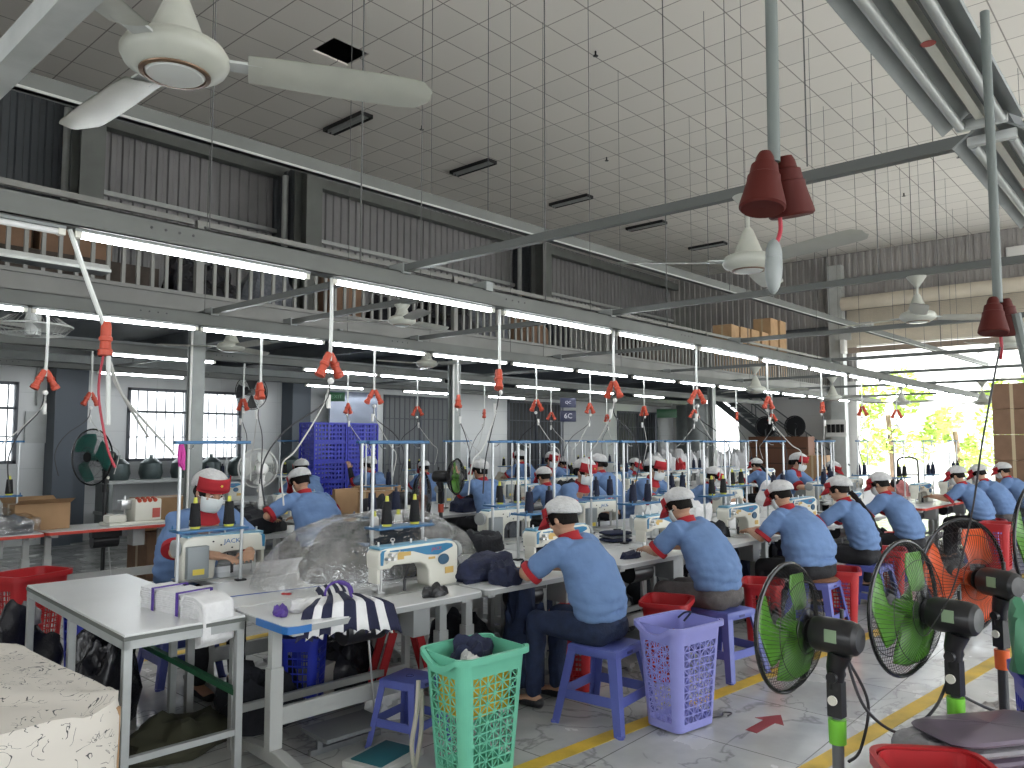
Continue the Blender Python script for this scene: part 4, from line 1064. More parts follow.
    # --- headwear
    if cap:
        def cf(u,v):
            a=2*PI*u;ph=v*PI/2
            fl=1+.16*math.sin(ph*2)*(.15+.85*(1-math.sin(a))/2)+.012*math.sin(a*14)*math.cos(ph)
            back=max(0,-math.sin(a))
            rx=.096*fl;ry=.116*fl*(1+.17*back)
            return (math.cos(a)*rx*math.cos(ph)**.75,-.008+math.sin(a)*ry*math.cos(ph)**.75,.045+(.092+.012*back)*math.sin(ph)-.05*back*math.cos(ph))
        g=G().xf(Hm).grid(cf,56,10,True);o=g.obj('cap_crown',net,t,label='white pleated cap crown');q=o.modifiers.new('th','SOLIDIFY');q.thickness=.003
        bh=.055 if cap=='cap' else .078
        def bf(u,v):
            a=PI/2+(u-.5)*R(150);return (math.cos(a)*(.111-.006*v),-.006+math.sin(a)*(.1275-.006*v),.034+v*bh)
        g=G().xf(Hm).grid(bf,20,3);o=g.obj('cap_band',redc,t,label='red front band of the cap');q=o.modifiers.new('th','SOLIDIFY');q.thickness=.003
        def vf(u,v,cap=cap):
            a=PI/2+(u-.5)*R(120);k=1+v*.55*math.sin(min(1,(1-abs(u-.5)*2)*1.8)*PI/2)
            return (math.cos(a)*.109*(1+v*.06),-.006+math.sin(a)*.1275*k,.036-v*.034-.012*v*v)
        g=G().xf(Hm).grid(vf if cap=='cap' else (lambda u,v:Vector(bf(u,0))+Vector((0,.001,-.008*v))),18,5);o=g.obj('cap_visor',redc,t,label='red visor');q=o.modifiers.new('th','SOLIDIFY');q.thickness=.004
        G().xf(Hm).cyl((0,.119,.075),(0,.1235,.075),.008,n=5).obj('cap_emblem',lab_y,t,label='small yellow emblem on the band')
    t.scale=(h,h,h)
    return Proto(t)
# ================================================================= LAYOUT
def put_at(px,depth,z=0):
    """place from a picture column and a distance (world units), only used to derive floor positions"""
    a=math.atan((px-512)/F);d=depth/math.cos(a);th=YAW-a;return (d*math.cos(th),d*math.sin(th),z)
def heap(w,d,h,m,lab,loc,rz=0,seed=1,cat='cloth',name='cloth_heap',group=None,rough=1.0,nu=30,nv=10,kind=None,parent=None):
    g=G()
    def fn(u,v):
        a=2*PI*u;r=math.cos(v*PI/2)**.6
        x=math.cos(a)*r*w/2;y=math.sin(a)*r*d/2;z=math.sin(v*PI/2)**.8*h
        n=noise.noise(Vector((x/w*4+seed*5,y/d*4,z/h*2+seed)));n2=noise.noise(Vector((x*22+seed,y*22,z*26)))
        k=1+.28*n*rough;return (x*k+n2*.02*rough,y*k,max(0,z*(1+.5*n*rough)+n2*.02*rough*min(1,v*4)))
    g.grid(fn,nu,nv,True)
    if parent is not None: return g.obj(name,m,parent)
    o=solo(g,name,[m],lab,cat,loc,rz,group,weld=False)
    if kind:o['kind']=kind
    return o
def folded(w,d,n,th,m,lab,loc,rz=0,seed=1,name='cloth_stack'):
    t=thing(name,lab,'cloth',loc,rz);rnd=random.Random(seed)
    for k in range(n):
        dx,dy=rnd.uniform(-.012,.012),rnd.uniform(-.012,.012)
        def fn(u,v):
            a=2*PI*u;c,s=math.cos(a),math.sin(a)
            ex=abs(c)**.35*(1 if c>0 else -1);ey=abs(s)**.35*(1 if s>0 else -1)
            r=math.cos((v-.5)*PI)**.35
            return (dx+ex*w/2*r,dy+ey*d/2*r,k*th+th*.5+math.sin((v-.5)*PI)*th*.5+noise.noise(Vector((ex*3+k,ey*3,seed)))*.006)
        g=G().grid(fn,24,6,True);g.obj('folded_piece',m if not isinstance(m,list) else m[k%len(m)],t)
    return t
cartonm=carton
def carton(w,d,h,lab,loc,rz=0,m=carton,open_=False,group=None):
    t=thing('carton',lab,'box',loc,rz,group)
    G().box(-w/2,-d/2,0,w/2,d/2,h if not open_ else h).obj('box_body',m,t,bevel=.004,seg=1)
    G().box(-w/2-.001,-.025,.0,w/2+.001,.025,h+.001).obj('tape',tape,t,smooth=False)
    if open_:
        for s in(-1,1): G().add([(-w/2,s*d/2,h),(w/2,s*d/2,h),(w/2,s*(d/2+.12),h+.05),(-w/2,s*(d/2+.12),h+.05)],[(0,1,2,3)]).obj('flap',m,t,smooth=False)
    return t
# ---- people prototypes (each a different build or pose)
pA=person('',w=1.0,lean=.20,down=22,pants=jeans,seedv=1,mask=False)
pB=person('',w=1.08,lean=.23,down=30,pants=mat('grey_trousers',(.10,.09,.09),.85,0,.2,20,.4,80),seedv=2,fat=1.08,mask=True,glasses=True)
pC=person('',w=1.16,lean=.19,down=30,pants=pantsb,seedv=3,fat=1.25,arms=[((-.30,.30,.80),(-.13,.52,.83),(.5,.85,-.1)),((.31,.30,.79),(.05,.54,.83),(-.6,.8,-.05))])
pD=person('',w=.9,lean=.16,down=18,pants=pantsb,seedv=4,fat=.95,hairstyle='pony',mask=False)
pE=person('',w=.97,lean=.22,down=24,pants=pantsb,seedv=5,arms=[((-.23,.36,.84),(-.08,.60,.86),(.5,.9,0)),((.24,.36,.84),(.10,.6,.86),(-.4,.9,0))])
pF=person('',w=.96,lean=.20,down=16,cap='tall',seedv=6,hairstyle='bun')
pG=person('',w=1.0,lean=.14,down=12,seedv=7,arm_sleeves=True,arms=[((-.22,.34,.90),(-.16,.46,1.10),(.1,.4,.9)),((.24,.32,.84),(.12,.56,.84),(-.4,.9,0))])
# black sleeves of the worker who lifts an arm
pH=person('',w=1.14,lean=.26,down=34,seedv=8,fat=1.08,arms=[((-.40,.30,.86),(-.20,.50,.80),(.7,.7,-.1)),((.36,.30,.84),(.15,.54,.80),(-.5,.8,-.1))])
SEAT={}
def sit(pr,s,n,lab,rear=False,dz=0,world=None,rz=0,group=None):
    x,y,_=W(s,n) if world is None else (world[0],world[1],0)
    a=(RA if world is None else 0)+(PI if rear else 0)+R(rz)
    return pr.put((x,y,dz),a,lab,group)
def stool(x,y,a,lab,group='blue plastic stools',dz=0): return STOOL.put((x,y,dz),a,lab,group)
FL=['vacant','occupied by the nearest worker','of the grey-trousered worker','of the broad worker','of the worker with the long braid','of the masked worker at the row end']
# front row of the main bench
fr_people=[(1,pA,'worker in blue polo and dark jeans, back to camera, nearest in the front row'),(2,pB,'worker in blue polo and grey trousers, second in the front row, wearing a mask'),(3,pC,'broad masked worker in blue polo bending over the third occupied machine of the front row'),(4,pD,'slim worker in blue polo with a long braid under the cap'),(5,pE,'masked worker in blue polo, fifth in the front row, before the red-edged table')]
for i,pp,lab in fr_people:
    sh_={1:0,2:.05,3:.30,4:.2,5:.17}[i];sit(pp,1.3*i+.53+sh_,-.43,lab,rz={1:6,2:0,3:-4,4:4,5:0}[i])
    x,y,_=W(1.3*i+.53+sh_,-.46);stool(x,y,RA+R([0,8,-6,4,0,5][i]),'blue plastic stool under the %s worker of the front row'%ORD[i-1])
for k,i in enumerate((7,8,9)):
    sit([pE,pB,pE][k],1.3*i+.50+[.45,.3,.3][k],-.43,'worker in blue polo at the far right group, %s from the left'%['first','second','third'][k],rz=3*k)
    x,y,_=W(1.3*i+.50+[.45,.3,.3][k],-.46);stool(x,y,RA,'blue plastic stool under the %s worker of the far right group'%ORD[k])
stool(2.86,3.30,R(12),'small blue plastic stool half under the front table, beside the green basket',dz=0).scale=(.72,.72,.8)
midm=topm
for i in range(0,10):
    if i==6: continue
    x,y,_=W(1.3*i,0)
    P_=(TABR if i in(7,8,9) else TAB)
    P_.put((x,y,0),RA,('white sewing table with %s, front row, '%('red edge' if i>6 else 'grey edge'))+'%s from the left'%ORD[i if i<6 else i-1],'front row sewing tables')
    x,y,_=W(1.3*i+1.0,.36,TH+.0005)
    MAC.put((x,y,TH+.0005),RA,'cream and blue sewing machine on the front row, %s from the left'%ORD[i if i<6 else i-1],'front row sewing machines',scale=(1.12,1.05,.86))
    x,y,_=W(1.3*i+1.14,.68);a=RA
    STAND.put((x,y,TH),a,'two-pole thread stand with blue top bar, front row, %s from the left'%ORD[i if i<6 else i-1],'front row thread stands')
    for k,sx in enumerate((-.11,.11)):
        xx,yy,_=W(1.3*i+1.14+sx,.65)
        (CONE if i in(0,3,7) else CONEN).put((xx,yy,TH+.346),a,'dark thread cone, %s one on the %s stand of the front row'%(['left','right'][k],ORD[i if i<6 else i-1]),'cones of the front row')
for k,sx in enumerate((-.10,.09)):
    xx,yy,_=W(1.14+sx,.80);CONEW.put((xx,yy,TH+.24),0,'white thread cone behind the black ones on the first front stand, %s one'%['left','right'][k],'white cones')
# little board that carries the white cones
x,y,_=W(1.13,.80);t=thing('spool_shelf','small shelf of white thread cones behind the first front stand','shelf',(x,y,TH),RA);G().box(-.2,-.06,.22,.2,.06,.238).obj('board',bluebar,t);G().cyl((-.18,0,0),(-.18,0,.23),.008).obj('post',alu,t);G().cyl((.18,0,0),(.18,0,.23),.008).obj('post',alu,t)
# middle worktops
for k,(a,b) in enumerate([(0,1.27),(1.3,2.57),(2.6,3.87),(3.9,5.17),(5.2,6.47),(6.5,7.77),(9.1,10.37),(10.4,11.67),(11.7,12.97)]):
    x,y,_=W(a,.6);t=thing('middle_worktop','white joining worktop between front and rear tables, %s from the left'%ORD[k],'table',(x,y,0),RA,'middle worktops')
    w=b-a;G().box(0,0,TH-.03,w,.74,TH).obj('board',topm,t,bevel=.003,seg=1)
    for px in(.06,w-.06):
        for py in(.08,.66): G().box(px-.02,py-.02,0,px+.02,py+.02,TH-.03).obj('leg',legm,t,smooth=False)
    G().box(.06,.06,.18,w-.06,.09,.22).obj('stretcher',legm,t,smooth=False)
# rear row of the main bench
for i in range(0,9):
    if i==6: continue
    ss=1.3*i+1.52;x,y,_=W(ss,1.95);j=ORD[i if i<6 else i-1]
    TAB.put((x,y,0),RA+PI,'white sewing table of the rear row facing the camera, %s from the left'%j,'rear row sewing tables')
    x,y,_=W(1.3*i+.40,1.58,0);MAC.put((x,y,TH+.0005),RA+PI,'cream sewing machine of the rear row seen from its back, %s from the left'%j,'rear row sewing machines',scale=(1.05,1.05,.88))
    x,y,_=W(1.3*i+.20,1.34);STAND.put((x,y,TH),RA+PI,'thread stand of the rear row, %s from the left'%j,'rear row thread stands')
    for k,sx in enumerate((-.12,.12)):
        xx,yy,_=W(1.3*i+.22+sx*.9,1.37);(CONE if i in(0,2,5) else CONEN).put((xx,yy,TH+.346),0,'dark thread cone, %s one on the %s rear stand'%(['left','right'][k],j),'cones of the rear row')
rp=[(0,pF,'red-capped worker facing the camera behind the nearest machine at left, mask on'),(3,pF,'worker facing the camera with bowed red-banded cap, middle of the rear row'),(4,pF,'bowed worker of the rear row just right of the middle, blue polo'),(5,pE,'worker of the rear row turned to the right, red visor lowered'),(7,pF,'far worker of the rear row with white cap near the grey columns'),(8,pE,'farthest worker of the rear row behind the braided worker')]
for i,pp,lab in rp:
    rr_=sit(pp,1.3*i+(.36 if i==0 else .82),2.12 if i==0 else 2.38,lab,rear=True,rz={0:6,5:25,3:-6}.get(i,4),dz=0)
    if i==0: rr_.scale=(1.12,1.12,1.12)
    x,y,_=W(1.3*i+(.36 if i==0 else .82),2.16 if i==0 else 2.40);stool(x,y,RA,'blue plastic stool under the rear row worker, %s occupied place'%ORD[[q[0] for q in rp].index(i)])
# pink ribbon on the first rear stand
x,y,_=W(.0,1.34);solo(G().tube([(0,0,.85),(.012,-.012,.80),(.0,-.02,.74),(.02,-.01,.70)],[.018,.014,.02,.008],8).tube([(0,0,.85),(-.015,-.015,.79),(-.01,-.01,.72)],[.014,.012,.006],8),'ribbon',[mat('pink_ribbon',(.5,.04,.28),.7)],'pink ribbon tied to the pole of the leftmost thread stand','ribbon',(x+.0,y-.0,TH+.01))
# ---- near packing table on the left
x,y,_=W(-.60,.40)
t=thing('packing_table','white packing table on square grey legs, left foreground','table',(x,y,0),RA)
G().box(0,0,TH-.012,.58,1.72,TH).obj('table_top',topm,t,bevel=.002,seg=1)
G().box(-.004,-.004,TH-.03,.584,1.724,TH-.012).obj('top_edge',mat('dark_edge_band',(.12,.13,.12),.5),t,smooth=False)
sq=mat('square_tube_steel',(.40,.42,.42),.4,.2,.08,8)
for px in(.02,.56):
    for py in(.02,.86,1.70): G().box(px-.019,py-.019,0,px+.019,py+.019,TH-.03).obj('leg',sq,t,bevel=.002,seg=1)
G().box(0,.0,TH-.07,.58,.03,TH-.03).box(0,1.69,TH-.07,.58,1.72,TH-.03).box(0,0,TH-.07,.03,1.72,TH-.03).box(.55,0,TH-.07,.58,1.72,TH-.03).obj('apron',sq,t,smooth=False)
G().box(.03,.005,.17,.55,.035,.20).obj('front_stretcher',sq,t,smooth=False)
G().box(.54,.03,.36,.57,1.7,.39).obj('side_stretcher',mat('green_tube',(.02,.13,.06),.5),t,smooth=False,label='dark green side bar')
# bundle of white cut pieces with purple ties
x,y,_=W(-.20,.70)
t=thing('cloth_bundle','bundle of white cut cloth tied with purple bands, hanging over the packing table','cloth',(x,y,TH),RA+R(9));t.scale=(.82,.92,.9)
rnd=random.Random(4)
for k in range(11):
    z=.006+k*.0115;hang=.09+.008*k if k<11 else 0;ww=.105+rnd.uniform(-.006,.006)
    def fn(u,v,z=z,ww=ww,hang=hang,k=k):
        L=.62+hang;s=u*L;bend=.36+.0*k
        yy=.32-s
        if yy< -.22-.001*k:
            e=-.22-yy;dz=-e*.95;yy=-.22-z*.6-.03*math.sin(min(1,e/.08)*PI/2);zz=z+dz
        else: zz=z
        dip=-.012*math.exp(-((s-.15)/.03)**2)-.012*math.exp(-((s-.40)/.03)**2)
        return ((v-.5)*2*ww+noise.noise(Vector((s*9,k,v)))*.006,yy+noise.noise(Vector((v*5,k*2,s)))*.006,zz+dip*(k/10)+noise.noise(Vector((s*12,v*6,k)))*.004)
    g=G().grid(fn,36,8);o=g.obj('cloth_piece',whitec,t);q=o.modifiers.new('th','SOLIDIFY');q.thickness=.010
for yy in(.17,-.08):
    G().box(-.118,yy-.012,-.002,.118,yy+.012,.0).box(-.118,yy-.012,.125,.118,yy+.012,.13).box(-.12,yy-.012,-.002,-.116,yy+.012,.13).box(.116,yy-.012,-.002,.12,yy+.012,.13).obj('purple_band',purple,t,smooth=False)
# striped bundle
navs=mat('navy_stripe_cloth',(.012,.014,.045),.85,0,.2,20,.4,60)
x,y,_=W(.44,.24)
t=thing('striped_bundle','bundle of navy and white striped cloth with purple tie drooping over the front table edge','cloth',(x,y,TH),RA+R(-22));t.scale=(1.35,1.2,1.15)
for k in range(9):
    m_=navs if k%2==0 else whitec
    def fn(u,v,k=k):
        a=R(-52+k*13);s=u*.50;x0=(k-4)*.014
        fan=max(0,(s-.16))*1.0
        xx=x0+math.sin(a)*fan*.42+(v-.5)*(.03+.05*fan*2);yy=.22-s
        zz=.055+.02*math.sin(v*PI)-.02*abs(k-4)/4
        pinch=math.exp(-((s-.17)/.05)**2);zz+=-.02*pinch
        if yy<-.20: e=-.20-yy;zz-=e*1.6;yy=-.20-e*.35
        return (xx,yy,zz+noise.noise(Vector((s*8,k,v*3)))*.008)
    g=G().grid(fn,26,5);o=g.obj('stripe_piece',m_,t);q=o.modifiers.new('th','SOLIDIFY');q.thickness=.018
G().ring((0,.05,.05),(0,1,0),.055,.005,16,6).tube([(0,.05,.10),(.03,.0,.09),(.02,-.12,.07),(.03,-.2,.02)],.006,6).obj('purple_tie',purple,t)
# remnants, tools on the tables
def on(s,n,z=TH): return W(s,n,z+.001)
ph=[('white_paper_piece',whitec,.10,.18,'crumpled white paper strip beside the striped bundle',(.28,.35)),]
heap(.22,.14,.05,whitec,'crumpled white cloth scrap left of the striped bundle',on(.27,.30),R(30),3)
heap(.20,.10,.05,black,'black cloth scrap in front of the nearest machine',on(.98,.10),R(10),5)
solo(G().box(-.09,-.035,0,.09,.035,.012),'cardboard_pattern',[mat('ochre_card',(.5,.36,.1),.6)],'ochre card strip on the packing table near the white bundle','card',on(-.08,.92),R(50),bevel=.003)
heap(.20,.07,.03,purple,'purple ribbon scraps at the corner of the front table','',0,8)if 0 else heap(.2,.07,.03,purple,'purple ribbon scraps at the left corner of the front table',on(.12,.30),R(60),8)
t=thing('scissors','red-handled thread scissors on the white table left of the nearest machine','scissors',on(.42,.74),R(30))
G().ring((-.05,.014,.006),(0,0,1),.014,.004,14,5).ring((-.05,-.014,.006),(0,0,1),.014,.004,14,5).obj('handle',redp,t);G().box(-.035,-.006,.002,.05,.0,.006).box(-.035,.0,.006,.05,.006,.009).obj('blade',chrome,t,smooth=False)
solo(G().box(-.45,-.004,0,.45,.004,.003),'blue_tape_line',[mat('blue_tape',(.03,.1,.4),.5)],'thin blue tape lying across the white table','tape',on(.30,.86),R(-12),smooth=False)
# plastic covered mound
film=bpy.data.materials.new('crinkled_clear_film');film.use_nodes=True;_n=film.node_tree;_o=_n.nodes['Material Output'];_n.nodes.remove(_n.nodes['Principled BSDF'])
_g=nd(_n,'ShaderNodeBsdfGlossy');_g.inputs['Roughness'].default_value=.12;_t=nd(_n,'ShaderNodeBsdfTransparent');_m=nd(_n,'ShaderNodeMixShader');_m.inputs[0].default_value=.30;_b=nd(_n,'ShaderNodeBump');_b.inputs['Strength'].default_value=.9;_b.inputs['Distance'].default_value=.02;_z=nd(_n,'ShaderNodeTexNoise');_z.inputs['Scale'].default_value=16;_z.inputs['Detail'].default_value=4;_z.inputs['Distortion'].default_value=1.5;_c=nd(_n,'ShaderNodeTexCoord')
for p_,q_ in((_c.outputs['Object'],_z.inputs['Vector']),(_z.outputs['Fac'],_b.inputs['Height']),(_b.outputs[0],_g.inputs['Normal']),(_t.outputs[0],_m.inputs[1]),(_g.outputs[0],_m.inputs[2]),(_m.outputs[0],_o.inputs['Surface'])): _n.links.new(p_,q_)
t=thing('covered_mound','dark cloth heap under clear crinkled plastic sheet on the middle worktop','cloth',on(1.28,1.02),RA+R(4))
heap(1.25,.7,.34,mat('charcoal_cloth',(.022,.024,.03),.85,0,.3,8,.5,30),'',None,parent=t,seed=11,name='dark_cloth',rough=.45,nu=60,nv=20)
def fn(u,v):
    a=2*PI*u;r=math.cos(v*PI/2)**.75;x=math.cos(a)*r*(.80 if math.cos(a)>0 else .98);y=math.sin(a)*r*.46
    z=math.sin(v*PI/2)**1.3*.37
    f=noise.noise(Vector((x*4,y*4,2.2)))*.05+abs(noise.noise(Vector((x*11+math.cos(a)*3,y*11,5))))*.035+abs(noise.noise(Vector((a*9,v*2.2,7))))*.03+abs(noise.noise(Vector((a*21,v*5,3))))*.014
    return (x,y,max(.002,z+f*min(1,v*3)))
pl=bpy.data.materials.new('clear_plastic_sheet');pl.use_nodes=True;b=pl.node_tree.nodes['Principled BSDF'];b.inputs['Base Color'].default_value=(.85,.88,.9,1);b.inputs['Roughness'].default_value=.05;b.inputs['Alpha'].default_value=.22;b.inputs['Specular IOR Level'].default_value=1.0;b.inputs['Coat Weight'].default_value=1.0
G().grid(fn,150,44,True).obj('plastic_sheet',film,t,angle=80)
# other heaps along the bench
clut=[(.62,.28,.13,navy,'navy cloth heap right of the nearest machine',(1.62,.36),20),
(.30,.20,.12,navy,'small navy cloth heap hanging at the front edge right of the nearest machine',(1.55,.12),60),
(.55,.40,.13,blackm,'round black stack of cut pieces on the rear table behind the navy heap',(2.35,1.30),0),
(.36,.26,.10,greyc,'dark grey stack between the first and second front workers',(2.98,.70),10),
(.34,.22,.12,greyc,'grey stack on the worktop in front of the second worker',(3.25,1.0),30),
(.20,.10,.04,navy,'navy scrap under the second worker arm',(2.92,.16),0),
(.5,.38,.26,mat('translucent_bag',(.6,.62,.62),.35),'pale plastic bag heap behind the second worker',(4.35,.95),0),
(.35,.2,.16,blackm,'black cloth hanging off the table right of the second worker',(4.12,.2),80),
(.5,.4,.2,whitec,'white cloth heap behind the third worker machine',(5.6,1.3),0),
(.4,.3,.16,greyc,'grey bag heap on the rear table before the bowed worker',(3.2,1.75),0),
(.45,.35,.22,mat('light_plastic_bag',(.66,.67,.68),.3),'crumpled plastic bag on the red-edged table',(9.25,.80),0),
(.5,.3,.2,blackm,'black cloth heap on the red-edged table',(9.85,.85),15),
(.6,.45,.3,whitec,'large white cloth pile behind the braided worker',(8.2,1.62),0),
(.5,.4,.26,mat('brown_orange_cloth',(.35,.12,.07),.8),'brown-orange bag pile before the doorway',(10.9,1.2),0),
(.4,.3,.2,blackm,'black bag beside the brown-orange pile',(11.6,1.2),0),
(.3,.25,.18,mat('pink_cloth',(.6,.25,.25),.8),'pink cloth pile before the doorway',(11.3,1.0),0)]
for k,(w_,d_,h_,m_,lab,(s,n),rz) in enumerate(clut): heap(w_,d_,h_,m_,lab,on(s,n),RA+R(rz),20+k)
folded(.30,.22,4,.03,[greyc,navy],'folded dark grey pieces stacked between the first two front workers',on(2.72,.88),R(12),3)
folded(.26,.2,3,.03,[navy,greyc],'folded navy pieces beside the dark stack near the second worker',on(3.6,.82),R(-20),5)
# a few trimming boxes
# ---- baskets of the front row
def spot(px,depth): x,y,z=put_at(px,depth);return x,y
t=BMINT.put((2.85,2.79,0),R(-6),'mint green lattice laundry basket standing in front of the front table')
t.scale=(1.02,1.05,1.06)
heap(.26,.18,.16,navy,'navy cloth piled in the mint green basket',(2.89,2.86,.47),0,41,name='cloth_in_basket')
t=thing('yellow_basket','yellow basket nested inside the mint green basket','basket',(2.86,2.80,.30));G().box(-.13,-.1,0,.13,.1,.004).obj('bottom',yellowp,t,smooth=False)
for a,b,c,d in((-.145,-.115,.145,-.107),(-.145,.107,.145,.115),(-.145,-.115,-.137,.115),(.137,-.115,.145,.115)): G().box(a,b,0,c,d,.235).obj('side',yellowp,t,smooth=False)
heap(.1,.08,.06,mat('silver_film',(.6,.6,.6),.2,.6),'crumpled silver film in the mint green basket',(2.78,2.76,.53),0,44)
t=BLIL.put((4.10,2.34,0),R(-10),'lilac lattice laundry basket on the tiles between the first two workers');t.scale=(1.0,1.0,1.04)
t=thing('basket_strap','dark cord looped on the lilac basket rim','strap',(4.23,2.38,.60));G().tube(catmull([(0,0,-.04),(.03,-.03,.01),(.05,.02,0),(.02,.05,-.03)]),.006,6).obj('loop',navy,t)
solo(G().tube(catmull([(0,0,.01),(.08,-.03,.008),(.14,-.01,.008),(.17,-.05,.008),(.1,-.06,.01)]),.004,6),'strap_end',[cordm],'black cord end trailing from the lilac basket on the floor','strap',(4.28,2.24,0))
solo(G().tube(catmull([(0,0,.45),(-.02,-.01,.3),(-.04,0,.15),(.0,.02,.03),(.04,.02,.2),(.02,0,.4)]),.012,6),'cloth_strap',[mat('beige_strap',(.4,.38,.32),.8)],'beige cloth strap hanging at the left side of the mint green basket','strap',(2.64,2.98,0))
reds=[(W(2.18,.05),'red basket under the front table behind the first worker',1.05),(W(2.75,-.28),'red basket between the first worker and the second worker',1.1),(W(4.0,-.35),'red basket right of the second worker, half behind the black fan',1.05),(W(5.05,-.55),'tall red basket behind the broad worker',1.05),(W(6.3,-.5),'tall red basket behind the braided worker',1.15),(W(7.9,-.1),'red basket before the red-edged table',1.1),(W(10.3,-.45),'red basket between the workers of the far right group',1.15),((2.02,6.75,0),'red lattice basket at the left edge in front of the red-edged table',1.3)]
for (p,lab,sc) in reds: BRED.put((p[0],p[1],0),R(20),lab,'red baskets',scale=sc)
# cushion of the broad worker
x,y,_=W(4.73,-.46);solo(G().ell((0,0,0),(.2,.19,.03),20,8),'seat_cushion',[mat('brown_cushion',(.2,.09,.05),.85)],'brown cushion on the stool of the broad worker','cushion',(x,y,.462))
# ---- pedestal fans
greenb=mat('green_fan_blade',(.09,.27,.025),.35);orangeb=mat('orange_fan_blade',(.72,.10,.02),.35);limec=mat('lime_collar',(.2,.6,.05),.4)
pg=mat('dark_pole',(.03,.032,.035),.35)
x,y,_=put_at(828,3.02);pedestal_fan((x,y),R(-5),.25,greenb,mat('grey_pole',(.14,.15,.16),.4),limec,.90,'black pedestal fan with green blades, leftmost of the three at lower right')
x,y,_=put_at(944,3.10);pedestal_fan((x,y),R(-12),.272,greenb,pg,limec,.955,'black pedestal fan with green blades, middle one, lime collar on its pole')
x,y,_=put_at(991,3.75);pedestal_fan((x,y),R(-28),.285,orangeb,pg,mat('orange_collar',(.75,.13,.03),.4),.965,'black pedestal fan with orange blades and orange collar')
x,y,_=put_at(1075,3.9);pedestal_fan((x,y),R(-12),.30,greenb,pg,limec,1.13,'pedestal fan cut off by the right edge of the picture')
# cords between the fans
a=put_at(838,3.05);b=put_at(925,3.12)
solo(G().tube(catmull([(a[0],a[1],.82),(a[0]+.05,a[1]-.05,.62),((a[0]+b[0])/2,(a[1]+b[1])/2-.03,.52),(b[0]-.05,b[1],.60),(b[0]+.07,b[1]-.03,.70)],8),.006,6),'fan_cord',[cordm],'black cord sagging between the two green-bladed fans','cord')
solo(G().tube(catmull([(a[0]+.02,a[1],.8),(a[0]+.12,a[1]-.04,.62),(a[0]+.08,a[1]-.02,.45),(a[0]+.0,a[1],.42)],8),.006,6),'fan_cord',[cordm],'black cord looping beside the neck of the leftmost fan','cord')
a=put_at(945,3.1);b=put_at(1030,3.3)
solo(G().tube(catmull([(a[0],a[1],.66),((a[0]+b[0])/2,(a[1]+b[1])/2,.55),(b[0],b[1],.54)],8),.006,6),'fan_cord',[cordm],'black cord running right from the middle fan pole','cord')
# ---- lower right clutter
x,y,_=put_at(934,2.44);BRED.put((x,y,0),R(35),'red basket cut by the bottom edge at lower right','red baskets',scale=(1.25,1.15,1.26))
bagm=mat('greyish_plastic_bag',(.26,.25,.27),.2,0,.15,8,.9,18)
x,y,_=put_at(968,2.78);BRED.put((x,y,0),R(10),'red basket holding the grey plastic bags','red baskets',scale=(1.1,1.1,1.0))
folded(.50,.27,4,.038,[bagm,mat('dusky_mauve_bag',(.14,.11,.15),.3)],'stack of grey plastic-wrapped cloth packets on the baskets, lower right corner',(x+.04,y-.01,.50),R(-35),51,'packet_stack')
t=thing('plastic_bag','smaller grey bag with a dark mouth left of the big grey bag','bag',(x-.12,y+.16,.50),R(60));heap(.26,.2,.12,bagm,'',None,parent=t,seed=53,name='bag_body',rough=.4)
x,y,_=put_at(985,4.5);heap(.7,.5,.09,mat('scrap_grey',(.4,.38,.37),.8,0,.4,20),'loose grey offcut scraps piled on the floor behind the fans',(x,y,0),0,55,name='scrap_pile',nu=60,nv=20,rough=1.4,kind='stuff')
bluep2=mat('deep_blue_plastic',(.02,.035,.38),.35)
BBLU=basket_proto(bluep2,.36,.28,.6,.85,6,8,style='sq',dip=0,name='blue_crate')
x,y,_=put_at(1046,3.25);BBLU.put((x,y,0),R(20),'deep blue basket at the right edge beside the orange fan',scale=(1,1,1.16))
heap(.3,.24,.24,mat('green_bag',(.06,.22,.12),.5),'green bag on top of the deep blue basket at the right edge',(x-.03,y+.05,.70),0,57,cat='bag',name='green_bag')
# ---- papered box at lower left
pm=bpy.data.materials.new('scribbled_wrapping_paper');pm.use_nodes=True;nt=pm.node_tree;b=nt.nodes['Principled BSDF'];L=nt.links
tc=nd(nt,'ShaderNodeTexCoord');n1=nd(nt,'ShaderNodeTexNoise');n1.inputs['Scale'].default_value=9;n1.inputs['Detail'].default_value=1.5;n1.inputs['Distortion'].default_value=2.5
L.new(tc.outputs['Object'],n1.inputs['Vector'])
s_=nd(nt,'ShaderNodeMath',operation='SUBTRACT');s_.inputs[1].default_value=.5;L.new(n1.outputs['Fac'],s_.inputs[0]);a_=nd(nt,'ShaderNodeMath',operation='ABSOLUTE');L.new(s_.outputs[0],a_.inputs[0])
lt=nd(nt,'ShaderNodeMath',operation='LESS_THAN');lt.inputs[1].default_value=.011;L.new(a_.outputs[0],lt.inputs[0])
n2=nd(nt,'ShaderNodeTexNoise');n2.inputs['Scale'].default_value=14;L.new(tc.outputs['Object'],n2.inputs['Vector']);gt=nd(nt,'ShaderNodeMath',operation='GREATER_THAN');gt.inputs[1].default_value=.5;L.new(n2.outputs['Fac'],gt.inputs[0])
mu=nd(nt,'ShaderNodeMath',operation='MULTIPLY');L.new(lt.outputs[0],mu.inputs[0]);L.new(gt.outputs[0],mu.inputs[1])
mx=nd(nt,'ShaderNodeMix');mx.data_type='RGBA';mx.inputs[6].default_value=(.66,.62,.56,1);mx.inputs[7].default_value=(.06,.06,.06,1);L.new(mu.outputs[0],mx.inputs[0]);L.new(mx.outputs[2],b.inputs['Base Color']);b.inputs['Roughness'].default_value=.6
t=thing('papered_box','large box wrapped in white paper with black scribbled writing, lower left corner','box',(.80,3.84,.25),R(3));t.scale=(1.12,1.04,1.05)
